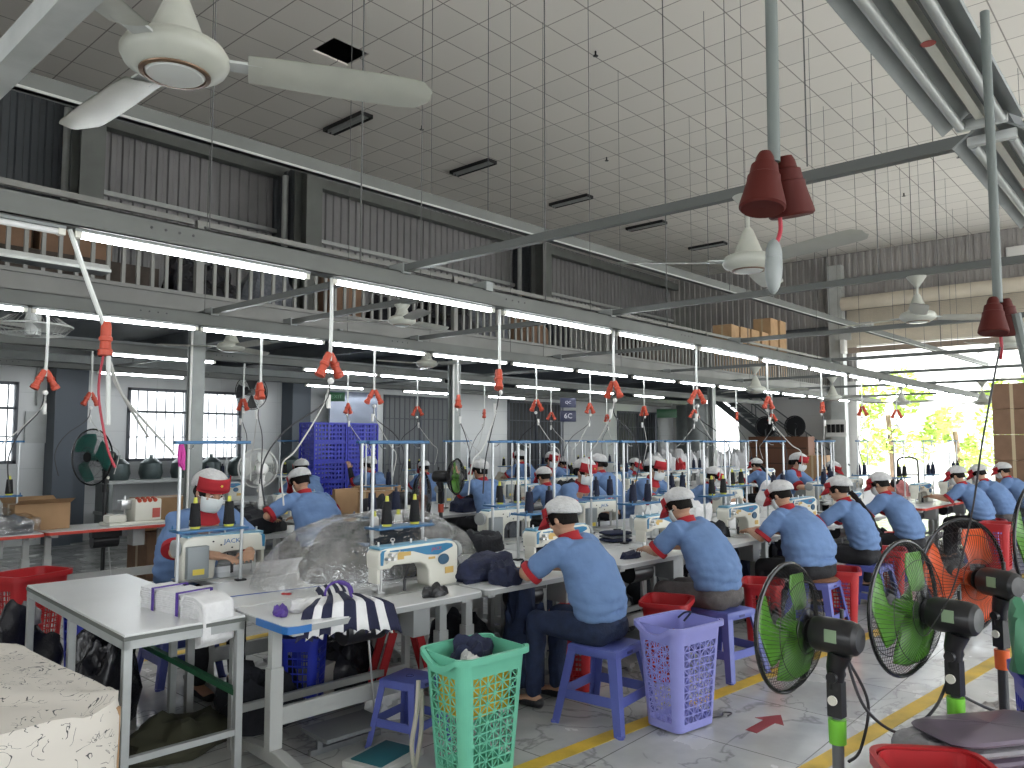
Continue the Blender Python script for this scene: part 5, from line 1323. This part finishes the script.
def fn(u,v):
    a=2*PI*u;c,s=math.cos(a),math.sin(a);ex=abs(c)**.28*(1 if c>0 else -1);ey=abs(s)**.28*(1 if s>0 else -1)
    w_=.44;d_=.72
    if v<.5: k=1.0;z=v*2*.38
    else: k=1-(v-.5)*2;z=.38+.03*(1-k)
    f=noise.noise(Vector((ex*2.3,ey*3,z*6)))*.03*(1 if v>.02 else 1)
    if v>.44 and v<.56:k*=.985
    return (ex*w_*k+f,ey*d_*k+f,z+noise.noise(Vector((ex*k*4,ey*k*6,1)))*.03*(1 if v>.45 else 0))
G().grid(fn,90,24,True).obj('wrapping_paper',pm,t,angle=50)
G().box(-.4,-.66,.005,.4,.66,.35).obj('inner_box',cartonm,t,smooth=False)
t=thing('yellow_crate','yellow plastic crate carrying the papered box','crate',(.74,3.86,0),R(3))
G().box(-.42,-.69,0,.42,.69,.03).box(-.42,-.69,.17,.42,.69,.2).obj('frame',yellowp,t,bevel=.004)
g=G()
for k in range(14): g.box(-.41,-.66+k*.1,.03,.41,-.62+k*.1,.17)
g.obj('ribs',yellowp,t,smooth=False)
# ---- black bags left
blackbag=mat('black_bin_bag',(.015,.015,.02),.25,0,.2,10,.5,25)
t=thing('black_bag','black bin bag with grey knot behind the packing table','bag',(1.66,5.72,0));heap(.5,.45,.46,blackbag,'',None,parent=t,seed=61,name='bag_body',nu=50,nv=16);heap(.14,.12,.12,bagm,'',None,parent=t,seed=62,name='knot').location=(.05,0,.46)
t=thing('black_bag','black bin bag standing under the packing table','bag',(1.86,4.9,0));heap(.36,.36,.46,blackbag,'',None,parent=t,seed=63,name='bag_body',nu=50,nv=16)
BBLU.put((2.0,5.35,0),R(5),'blue basket under the packing table near the red-capped worker')
heap(.6,.4,.14,mat('olive_cloth',(.05,.05,.03),.9),'olive cloth lying on the floor under the packing table',(2.0,4.2,0),R(20),65)
# floor pedal under first table
t=thing('floor_pedal','teal-topped foot pedal plate on the floor under the front table','pedal',(2.62,3.22,0),RA+R(15))
G().box(-.17,-.13,0,.17,.13,.035).obj('frame',mat('pale_frame',(.5,.5,.48),.5),t,bevel=.004);G().box(-.14,-.10,.036,.14,.10,.042).obj('tread',mat('teal_mat',(.02,.12,.15),.6),t,bevel=.002)
# red A-shaped stool under table
t=thing('red_trestle','red folding trestle standing under the front table beside the mint basket','trestle',(3.35,3.95,0),R(-30))
for s in(-1,1):
    for yy in(-.15,.15): G().beam((s*.2,yy,0),(s*.03,yy,.62),.05,.03).obj('leg',redp,t,bevel=.004,seg=1)
G().box(-.05,-.18,.6,.05,.18,.64).obj('top',redp,t,bevel=.005)
carton(.4,.3,.22,'pale carton under the front table left part',(2.9,4.35,0),R(20),m=mat('pale_carton',(.45,.42,.38),.8))
heap(.3,.25,.14,whitec,'white cloth scraps on the floor under the front table',(3.1,3.75,0),0,71)
carton(.36,.3,.25,'deep blue plastic box under the front table','',0) if 0 else BBLU.put((2.75,4.15,0),R(40),'deep blue basket under the front table behind the small stool',scale=.8)
# ================================================================= middle zone (left)
x0=1.9
for k,x in enumerate((1.32,2.62)): TABR.put((x,8.35,0),R(-3),'white sewing table with red front edge, %s of the left pair by the windows'%['left','right'][k],'red edged tables')
t=thing('serger','cream overlock machine with red thread dials on the red-edged table','sewing machine',(3.5,8.55,TH+.001),R(0))
G().box(-.28,-.14,0,.28,.14,.03).obj('base',offw,t,bevel=.006);G().box(-.02,-.12,.03,.26,.12,.26).box(-.28,-.12,.03,-.1,.05,.11).obj('body',offw,t,bevel=.018)
G().box(-.12,-.02,.15,.0,.1,.25).cyl((-.08,.0,.05),(-.08,.0,.3),.01).obj('needle_head',chrome,t,bevel=.01)
for q in range(4): G().cyl((.02+q*.055,-.13,.245),(.02+q*.055,-.06,.265),.021,n=14).obj('thread_dial',redor,t,label='orange-red dial')
G().box(.16,-.124,.06,.24,-.119,.16).obj('sticker',mat('red_sticker',(.5,.1,.08),.5),t,smooth=False)
carton(.62,.4,.36,'brown carton behind the overlock machine on the red-edged table',(4.12,9.2,.62),R(4),m=cartonm)
carton(.6,.45,.6,'brown carton on the floor behind the red-edged table',(4.12,9.2,0),R(4),m=carton_d)
carton(.5,.34,.26,'open light carton on the red-edged table, left',(2.65,8.75,TH+.001),R(2),open_=True)
t=thing('plastic_bag','clear bag of dark cloth lying on the red-edged table','bag',(2.28,8.52,TH+.001));heap(.56,.34,.15,greyc,'',None,parent=t,seed=75,name='dark_cloth');heap(.68,.42,.19,film,'',None,parent=t,seed=76,name='bag_film',nu=50,nv=16)
STAND.put((2.3,8.85,TH),0,'thread stand at far left on the red-edged table','left zone stands',cat='thread stand');
for k,dx in enumerate((-.12,.12)): CONE.put((2.3+dx,8.82,TH+.346),0,'black thread cone with yellow tip at far left, %s of the pair'%['left','right'][k],'far left cones')
t=thing('tall_machine','tall cream button machine at the left edge of the picture','sewing machine',(1.93,8.95,TH+.001),0)
G().box(-.14,-.2,0,.14,.2,.10).obj('base',cream,t,bevel=.01);G().box(-.06,-.05,.1,.08,.18,.62).box(-.09,-.24,.42,.09,.1,.66).obj('head',cream,t,bevel=.02);G().cyl((0,-.2,.2),(0,-.2,.45),.014).obj('needle_bar',chrome,t)
# round green fan at left
pedestal_fan((3.50,9.30),R(110),.31,mat('teal_fan_blade',(.03,.16,.13),.4),pg,black,1.46,'large dark fan with teal blades standing left, before the wide window')
pedestal_fan((4.45,7.6),R(-20),.21,mat('white_fan_blade',(.6,.62,.6),.4),mat('white_pole',(.6,.6,.58),.4),white,1.34,'white pedestal fan behind the red-capped worker',shell=white,gm=mat('white_grille',(.6,.6,.58),.4))
pedestal_fan((5.15,6.05),R(215),.27,mat('brown_fan_blade',(.28,.12,.09),.5),pg,black,1.06,'pedestal fan with brown-red blades in the centre, behind the nearest stand')
pedestal_fan((6.0,6.42),R(205),.20,greenb,pg,redor,1.24,'small fan with bright green blades beside the middle column')
# wall shelf with helmets-like dark motors below window
t=thing('wall_shelf','long grey shelf of round dark motors under the wide window','shelf',(4.9,13.2,0))
G().box(0,-.3,.95,3.9,.3,1.0).box(0,-.3,.45,3.9,.3,.5).obj('board',steel_l,t,smooth=False)
for x in(.05,1.9,3.8): G().box(x-.03,-.28,0,x+.03,.28,1.0).obj('leg',steel,t,smooth=False)
rm=mat('round_motor',(.09,.12,.12),.35,.3,.3,6)
for k in range(7): solo(G().lathe([(0,0),(.16,.0),(.19,.1),(.17,.26),(.08,.34),(0,.35)],n=16).cyl((0,0,.3),(0,0,.4),.03),'round_motor',[rm],'round dark motor on the shelf below the wide window, %s from the left'%ORD[k],'motor',(5.15+k*.53,13.2,1.001),0,'round motors on the shelf')
# blue crates stack
cb_=mat('bright_blue_crate',(.02,.03,.42),.4)
def crate_proto():
    t=thing('blue_crate','','crate')
    w,d,h=.6,.4,.3;g=G()
    for (ax,wd) in(('x',w),('y',d)):
        for s in(-1,1):
            n=9 if ax=='x' else 6
            for i in range(n):
                for j in range(4):
                    u0=-wd/2+wd*i/n;u1=u0+wd/n;z0=.02+j*.068;z1=z0+.068;k=.22;cx=(u0+u1)/2;cz=(z0+z1)/2
                    O=[(u0,z0),(u1,z0),(u1,z1),(u0,z1)];I=[(p+(cx-p)*(1-.55),q+(cz-q)*(1-.55)) for p,q in O]
                    f=(lambda p,q:(p,s*d/2,q)) if ax=='x' else (lambda p,q:(s*w/2,p,q))
                    g.add([f(*p) for p in O]+[f(*p) for p in I],[(q,(q+1)%4,4+(q+1)%4,4+q) for q in range(4)])
    o=g.obj('lattice_sides',cb_,t,smooth=False,weld=True);q=o.modifiers.new('th','SOLIDIFY');q.thickness=.01
    G().box(-w/2,-d/2,0,w/2,d/2,.02).obj('bottom',cb_,t,smooth=False)
    g=G().box(-w/2-.01,-d/2-.01,.28,w/2+.01,-d/2+.01,.31).box(-w/2-.01,d/2-.01,.28,w/2+.01,d/2+.01,.31).box(-w/2-.01,-d/2,.28,-w/2+.01,d/2,.31).box(w/2-.01,-d/2,.28,w/2+.01,d/2,.31)
    for sx in(-1,1):
        for sy in(-1,1): g.box(sx*w/2-.015,sy*d/2-.015,0,sx*w/2+.015,sy*d/2+.015,.3)
    g.obj('rim',cb_,t,smooth=False)
    return Proto(t)
CR=crate_proto()
for c in range(2):
    for r_ in range(6): CR.put((7.30+c*.64,10.6,.06+r_*.312),0,'bright blue lattice crate, %s stack, %s up from the floor'%(['left','right'][c],ORD[r_]),'bright blue stacked crates')
solo(G().box(-.55,-.02,.0,.55,.02,1.05).box(-.55,-.03,1.03,.55,.03,1.06).box(-.55,-.03,0,-.52,.03,1.06),'notice_board',[mat('dark_mirror_board',(.17,.2,.27),.15,.2)],'dark blue glossy board leaning upright behind the blue crates','board',(9.9,13.3,1.6),R(-10))
solo(G().box(-.1,-.02,0,.1,.02,.9),'light_board',[mat('white_lit_board',(.8,.8,.8),.5)],'narrow white board right of the glossy board','board',(10.8,13.77,1.65),0)
for k,(x,lab) in enumerate(((10.9,''),)): solo(G().box(-.5,-.3,0,.5,.3,1.55),'storage_cabinet',[steel_l],'pale grey cabinet under the glossy board','cabinet',(9.9,13.3,0),R(-10),bevel=.01)
# ================================================================= second and third bench rows
def bench(Y0_,xs,fl,rl,tag_,people_f,people_r,mid=.45,cones=True,rear=True):
    for k,x in enumerate(xs):
        o=ORD[k];TAB.put((x,Y0_,0),0,'white sewing table, front side of the %s bench, %s from the left'%(tag_,o),tag_+' bench front tables')
        MAC.put((x+1.0,Y0_+.36,TH+.0005),0,'sewing machine, front side of the %s bench, %s from the left'%(tag_,o),tag_+' bench front machines')
        STAND.put((x+1.05,Y0_+.68,TH),0,'thread stand, front side of the %s bench, %s from the left'%(tag_,o),tag_+' bench front stands')
        for q,dx in enumerate((-.12,.12)): (CONE if k%2 else CONEN).put((x+1.05+dx,Y0_+.65,TH+.346),0,'dark thread cone, %s one on the %s front stand of the %s bench'%(['left','right'][q],o,tag_),tag_+' bench front cones')
        t=thing('middle_worktop','white joining worktop of the %s bench, %s from the left'%(tag_,o),'table',(x,Y0_+.59,0),0,tag_+' bench worktops')
        G().box(0,0,TH-.03,TL,mid,TH).obj('board',topm,t,smooth=False)
        for px in(.1,TL-.1): G().box(px-.02,mid/2-.02,0,px+.02,mid/2+.02,TH-.03).obj('leg',legm,t,smooth=False)
        if rear:
            yb=Y0_+.60+mid+TD
            TAB.put((x+TL,yb,0),PI,'white sewing table, rear side of the %s bench, %s from the left'%(tag_,o),tag_+' bench rear tables')
            MAC.put((x+.3,yb-.36,TH+.0005),PI,'sewing machine, rear side of the %s bench, %s from the left'%(tag_,o),tag_+' bench rear machines')
            if k in people_r: 
                people_r[k][0].put((x+.6,yb+.45,.0),PI+R(random.uniform(-12,12)),people_r[k][1]);stool(x+.6,yb+.48,0,'blue plastic stool on the rear side of the %s bench, %s place'%(tag_,o))
        if k in people_f:
            people_f[k][0].put((x+.55,Y0_-.43,people_f[k][2] if len(people_f[k])>2 else 0),R(random.uniform(-10,10)),people_f[k][1]);stool(x+.55,Y0_-.46,0,'blue plastic stool on the front side of the %s bench, %s place'%(tag_,o),dz=0)
bench(6.72,[4.85+1.3*k for k in range(9)],1,1,'second',
 {1:(pG,'worker with black sleeve lifting one arm, second bench left of the middle column',.12),2:(pE,'masked worker in profile at the second bench, beside the black cloth heap'),3:(pF,'worker with white cap at the second bench behind the thread poles'),7:(pD,'far worker in blue seen from behind at the second bench, beside the white piles')},
 {4:(pF,'bowed worker on the rear side of the second bench, centre'),6:(pE,'worker on the rear side of the second bench near the barred door')})
# standing-height worker at left
pB2=pH.put((4.22,6.10,.10),R(4),'worker in blue polo bending away, left of the plastic mound');stool(4.22,6.05,0,'blue plastic stool under the bending worker left of the mound')
bpy.context.view_layer.update()
t=thing('low_bench','dark low table with black cloth before the bending left worker','table',(3.4,6.72,0));G().box(0,0,.7,1.3,.6,.74).obj('board',topm,t,smooth=False)
for px in(.05,1.25):
    for py in(.05,.55): G().box(px-.02,py-.02,0,px+.02,py+.02,.7).obj('leg',legm,t,smooth=False)
heap(.9,.5,.2,blackm,'black cloth heap on the low table left of the bending worker',(3.9,7.0,.742),0,81)
heap(.5,.3,.3,blackm,'black cloth heap behind the red-capped worker',(3.35,7.6,.0),0,82) if 0 else None
# chairs with jackets and cartons in the middle
t=thing('office_chair','black office chair with jacket seen from behind, centre left','chair',(5.05,7.45,0),R(200)) if 0 else None
def chair_black(x,y,rz,lab):
    t=thing('office_chair',lab,'chair',(x,y,0),rz)
    G().box(-.23,-.23,.44,.23,.23,.5).obj('seat',blackm,t,bevel=.02);G().box(-.21,-.25,.6,.21,-.19,1.12).obj('backrest',blackm,t,bevel=.03)
    G().cyl((0,0,.08),(0,0,.44),.025).obj('gas_column',black,t);G().beam((0,-.22,.45),(0,-.22,.7),.06,.02).obj('back_bracket',black,t)
    for k in range(5): a=2*PI*k/5;G().beam((0,0,.08),(math.cos(a)*.28,math.sin(a)*.28,.06),.04,.03).cyl((math.cos(a)*.28-.01,math.sin(a)*.28,.03),(math.cos(a)*.28+.01,math.sin(a)*.28,.03),.03,n=10).obj('star_leg',black,t)
    heap(.42,.2,.34,blackm,'',None,parent=t,seed=83,name='jacket').location=(0,-.24,.78)
    return t
chair_black(4.6,5.9,R(-10),'black office chair with a jacket hung on it, centre left')
carton(.5,.42,.5,'tall brown carton between the bending worker and the black chair',(4.65,6.62,.742),R(5)) if 0 else None
t=thing('carton','tall open brown carton left of the black chair','box',(4.75,6.5,0),R(10))
G().box(-.16,-.02,.45,.16,.02,1.16).box(-.16,-.02,.45,-.13,.35,1.1).obj('box_side',cartonm,t,smooth=False);G().box(-.16,-.0,0,.16,.36,.45).obj('box_body',cartonm,t)
pE.put((6.0,8.95,.1),R(-5),'worker seen from behind beyond the cartons, centre left');stool(6.0,8.9,0,'blue plastic stool beyond the cartons, centre left')
pG.put((7.5,9.4,.1),R(10),'worker half hidden behind the nearest blue-topped stand');stool(7.5,9.35,0,'blue plastic stool under the half hidden worker')
pF.put((5.75,9.35,.1),PI,'worker with white and red cap beside the blue crates')if 0 else None
for k,(x,y,lab) in enumerate([(6.35,8.0,'brown carton on the second bench left of the brown fan'),(5.75,7.2,'brown carton beside the black cloth on the second bench')]): carton(.5,.36,.3,lab,(x,y,TH+.001),R(8*k))
bench(10.3,[4.6+1.3*k for k in range(9)],1,1,'third',{3:(pE,'far worker at the third bench near the middle column'),5:(pF,'far worker at the third bench centre'),6:(pD,'far worker seen from behind at the third bench')},{},rear=False)
extra=[(.5,.35,.25,blackm,'black cloth heap on the second bench, right of the profile worker',(9.6,7.4)),(.7,.45,.32,blackm,'large black cloth heap on the second bench, centre',(10.5,7.5)),(.5,.35,.2,navy,'navy cloth on the second bench left part',(6.9,6.95)),(.4,.3,.1,whitec,'white pieces on the second bench before the raised-arm worker',(7.4,6.95)),(.5,.4,.3,whitec,'white cloth pile at the second bench, far right',(14.2,7.4)),(.5,.4,.28,whitec,'white cloth pile next to the far stool worker',(15.2,7.5)),(.3,.25,.16,mat('magenta_cloth',(.5,.03,.2),.8),'magenta cloth pile on the third bench, centre',(9.5,10.7)),(.5,.3,.16,mat('violet_cloth',(.12,.05,.45),.8),'violet cloth pile on the third bench, right of the magenta one',(10.4,10.7)),(.45,.35,.2,mat('beige_cloth',(.5,.45,.36),.8),'beige cloth pile on the third bench, centre',(11.9,10.8))]
for k,(w_,d_,h_,m_,lab,p) in enumerate(extra): heap(w_,d_,h_,m_,lab,(p[0],p[1],TH+.001),R(17*k),90+k)
# white garment bags row near the stair
t=thing('folding_table','long table carrying the row of white garment heaps near the stair','table',(16.6,9.9,0),R(-3));G().box(0,0,.8,5.2,.8,.84).obj('board',topm,t,smooth=False)
for px in(.1,2.6,5.1):
    for py in(.08,.72): G().box(px-.02,py-.02,0,px+.02,py+.02,.8).obj('leg',legm,t,smooth=False)
for k in range(9): heap(.34,.5,.42+.06*(k%3),whitec,'upright white garment heap near the stair, %s from the left'%ORD[k],(16.85+k*.54,10.25-.03*k,.841),0,110+k,group='white garment heaps near the stair',name='garment_heap')
heap(.25,.3,.3,mat('red_pile',(.5,.02,.03),.7),'red cloth among the white garment heaps',(17.6,9.95,.845),0,121)
# ---- stair along the end wall
stm=mat('stair_steel',(.12,.13,.135),.5,.3)
t=thing('staircase','dark steel staircase rising left to the mezzanine along the end wall','staircase',(XE-1.3,7.75,0))
T0=Vector((0,0,0));rise=ZF;run=4.2
for x in(0,1.0): G().beam((x,0,0),(x,run,rise),.04,.2).obj('stringer',stm,t,smooth=False)
for k in range(18): G().box(.02,run*k/18,rise*(k+1)/18-.03,.98,run*k/18+.26,rise*(k+1)/18).obj('tread',stm,t,smooth=False)
for x in(0,1.0):
    g=G()
    for k in range(8): yy=.1+k*.58;zz=rise*yy/run;g.cyl((x,yy,zz),(x,yy,zz+.9),.018,n=6)
    for dz in(.5,.9): g.tube([(x,0,dz),(x,run,rise+dz)],.02,6)
    g.obj('handrail',stm,t)
# grey round tank columns near corner
for k,(x,y) in enumerate(((22.4,12.0),(23.3,12.9))):
    t=thing('round_column','thick round grey column in the far corner, %s of the two'%['left','right'][k],'column',(x,y,0),0,'round corner columns');G().cyl((0,0,0),(0,0,ZF-.45),.33,n=24).obj('shaft',steel,t)
# brown shelf + wall fan on the end wall
t=thing('brown_cabinet','brown wooden cabinet with dark fans on top near the stair foot','cabinet',(XE-1.6,9.3,0),0);G().box(-.2,-.9,0,.3,.9,1.75).obj('carcass',mat('brown_wood',(.16,.07,.04),.6),t,smooth=False)
for z in(.5,.95,1.4): G().box(-.22,-.85,z,-.2,.85,z+.03).obj('shelf_edge',mat('dark_wood',(.06,.03,.02),.6),t,smooth=False)
for k,yy in enumerate((-.45,.45)): solo(G().ring((0,0,.3),(1,0,0),.3,.02,30,6).cyl((-.05,0,.3),(.12,0,.3),.09,n=16).cyl((0,0,.3),(0,0,0),.03).lathe([(0,.0),(.28,.01),(.28,.05),(0,.06)],(0,0,.3),(1,0,0),20),'table_fan',[black],'dark round fan on the brown cabinet, %s one'%['right','left'][k],'fan',(XE-1.6,9.3+yy,1.751))
carton(.7,.6,.65,'large brown carton in front of the brown cabinet',(20.6,7.6,.6),R(5));solo(G().box(-.5,-.4,0,.5,.4,.6),'low_chest',[steel],'grey chest under the large brown carton','chest',(20.6,7.6,0),bevel=.01)
solo(G().box(-.05,-.35,-.3,0,.35,.3),'switch_board',[mat('dark_switch_board',(.08,.08,.09),.5)],'dark electric switch board on the pale wall left of the doorway','switch board',(XE-.42+.0,8.05,1.95)) if 0 else None
t=thing('switch_board','electric switch board with dark breakers on the wall beside the doorway','switch board',(XE-.66,8.0,1.75));G().box(0,-.3,0,.04,.3,.5).obj('panel',white,t,bevel=.004)
for k in range(4): G().box(-.06,-.24+k*.13,.12,0,-.15+k*.13,.36).obj('breaker',black,t,bevel=.004)
# ---- cartons
cc=[]
for L_ in range(6):
    for c in range(4):
        carton(.5,.58,.43,'brown carton stacked at the right edge, %s column from the left, %s up'%(ORD[c],ORD[L_]),(15.6,2.35-c*.6,L_*.436),0,m=carton_d,group='wall of cartons at the right edge')
# ladder-like hand trolley in front of doorway
t=thing('hand_trolley','dark hand trolley frame standing in the doorway','trolley',(18.2,4.75,0),R(-70));g=G().tube(catmull([(-.2,0,0),(-.2,0,1.0),(-.15,.0,1.25),(.15,0,1.25),(.2,0,1.0),(.2,0,0)],5),.02,8);
for z in(.3,.6,.9): g.cyl((-.2,0,z),(.2,0,z),.015)
g.obj('frame',black,t);G().box(-.22,-.2,.01,.22,0,.03).obj('toe_plate',black,t)
# mezzanine goods
k=0
for (x,n_,z_) in((19.2,3,.0),):
    for c in range(6):
        for L_ in range(3 if c<4 else 4):
            carton(.55,.5,.45,'light brown carton on the far mezzanine, %s column, %s layer up'%(ORD[c],ORD[L_]),(18.6+c*.62,9.1,ZF+L_*.455),R(3*((c+L_)%3)),group='cartons on the far mezzanine',m=mat('light_cardboard',(.48,.31,.17),.8,0,.1,5))
for c in range(5): carton(.75,.5,.55,'dark brown carton on the mezzanine at far left, %s from the left'%ORD[c],(-.2+c*.83,9.6,ZF+.45),0,m=carton_d,group='cartons on the left mezzanine')
solo(G().box(0,-.35,0,4.6,.35,.44).box(0,-.36,.2,4.6,-.35,.24),'timber_shelf',[mat('dark_timber',(.07,.055,.045),.8,0,.3,4)],'dark timber platform under the left mezzanine cartons','shelf',(-.6,9.6,ZF+.0))
for k in [0,1,2,3,4,5,6,7,12]: heap(.95,.7,.6+.12*(k%3),[blackbag,greyc,carton_d,blackm][k%4],'dark sack stored behind the mezzanine slats, %s from the left'%ORD[k],(4.6+k*1.05,9.35+.2*(k%2),ZF+.001),R(30*k),140+k,group='dark sacks behind the slats',name='sack',cat='sack')
for k,(x,z) in enumerate(((14.6,.86),(15.3,.92))): solo(G().box(-.5,-.2,0,.5,.2,.12).cyl((-.5,-.1,.15),(.5,-.12,.17),.06),'timber_bundle',[mat('old_timber',(.3,.2,.13),.8)],'bundle of planks lying over the railing, %s of two'%['left','right'][k],'timber',(x,8.9,ZF+z-.25),R(5))
solo(G().box(-.6,-.3,0,1.6,.3,.62),'storage_crate',[mat('dark_timber',(.07,.055,.045),.8,0,.3,4)],'dark crate under the plank bundles on the mezzanine','crate',(14.4,9.0,ZF+.001))
# wall fans under the deck at left (caged)
def cage_fan(x,y,z,rz,lab,r=.24,m_=black):
    t=thing('wall_fan',lab,'fan',(x,y,z),rz);g=G()
    for i in range(36):
        a=2*PI*i/36;g.tube([(math.cos(a)*r*.2,-.09,math.sin(a)*r*.2),(math.cos(a)*r*.8,-.07,math.sin(a)*r*.8),(math.cos(a)*r,0,math.sin(a)*r),(math.cos(a)*r*.6,.08,math.sin(a)*r*.6)],.002,3)
    g.ring((0,0,0),(0,1,0),r,.008,36,6).ring((0,-.07,0),(0,1,0),r*.75,.003,36,4).obj('cage',m_,t)
    for k in range(4):
        q=G().xf(Matrix.Rotation(k*PI/2,4,'Y')).grid(lambda u,v:((.1+.85*u)*r*math.cos((v-.5)*.9),(v-.5)*.05,(.1+.85*u)*r*math.sin((v-.5)*.9)),6,4).obj('blade',m_,t)
    G().cyl((0,-.08,0),(0,.16,0),.06,n=16).beam((0,.12,0),(0,.2,.1 if m_ is black else .3),.04,.04).obj('motor',m_,t)
    return t
cage_fan(7.55,YB-.5,2.55,0,'dark wall fan mounted high right of the wide window',.33)
t=cage_fan(2.15,7.4,2.62,R(180),'grey caged fan hanging flat under the deck at far left',.3,steel_l);t.rotation_euler=(PI/2,0,0)
# small wall items at left
solo(G().box(-.05,-.02,0,.35,.02,.5).cyl((.1,-.02,.6),(.1,-.02,1.4),.015),'wall_switch',[steel_l],'small grey wall switch with conduit left of the first pilaster','switch',(4.0,YB-.03,1.6))
BRED.put((11.6,2.0,0),0,'red basket behind the stools of the far right group','red baskets',scale=1.2)
# blue end cap on the first front table, small tools
x,y,_=W(0,0);solo(G().prism([(-.012,.04),(-.002,.0),(.05,-.012),(.12,-.012),(.12,-.004),(.05,-.005),(-.004,.04),(-.004,.30),(-.012,.30)],TH-.035,TH-.001,'z'),'edge_guard',[mat('bright_blue_guard',(.02,.14,.42),.4)],'bright blue guard strip on the left corner of the nearest table','guard',(x,y,0),RA,smooth=False)
for i_,(px,dpt,hh,lab) in enumerate([(900,22,1,'')]): pass
for k,(s,n,w_,h_,m_) in enumerate([(.35,.95,.5,.3,blackm),(1.05,1.15,.45,.34,blackbag),(1.9,.95,.5,.36,blackm),(2.75,1.0,.5,.4,navy),(3.6,.9,.45,.36,blackbag),(4.3,1.0,.5,.4,blackm),(5.2,.95,.5,.38,blackm),(6.1,1.0,.5,.4,navy),(7.0,.95,.5,.4,blackm),(9.7,.9,.6,.4,blackm)]):  # dark clutter added to deepen the darkness under the tables
    x,y,_=W(s,n);heap(w_,.42,h_,m_,'added dark cloth heap on the floor under the front bench, %s from the left'%ORD[k],(x,y,0),RA,200+k,group='added dark heaps under the front bench')
for k,(s,n,z) in enumerate([(1.78,.18,0),(4.55,.3,0),(5.9,.3,0)]):
    x,y,_=W(s,n);heap(.22,.3,.62,[jeans,blackm,navy][k],'dark garment hanging below the front table edge, %s from the left'%ORD[k],(x,y,.08),RA,220+k,group='garments below the front table edge')
bpy.data.scenes.remove(TMP)
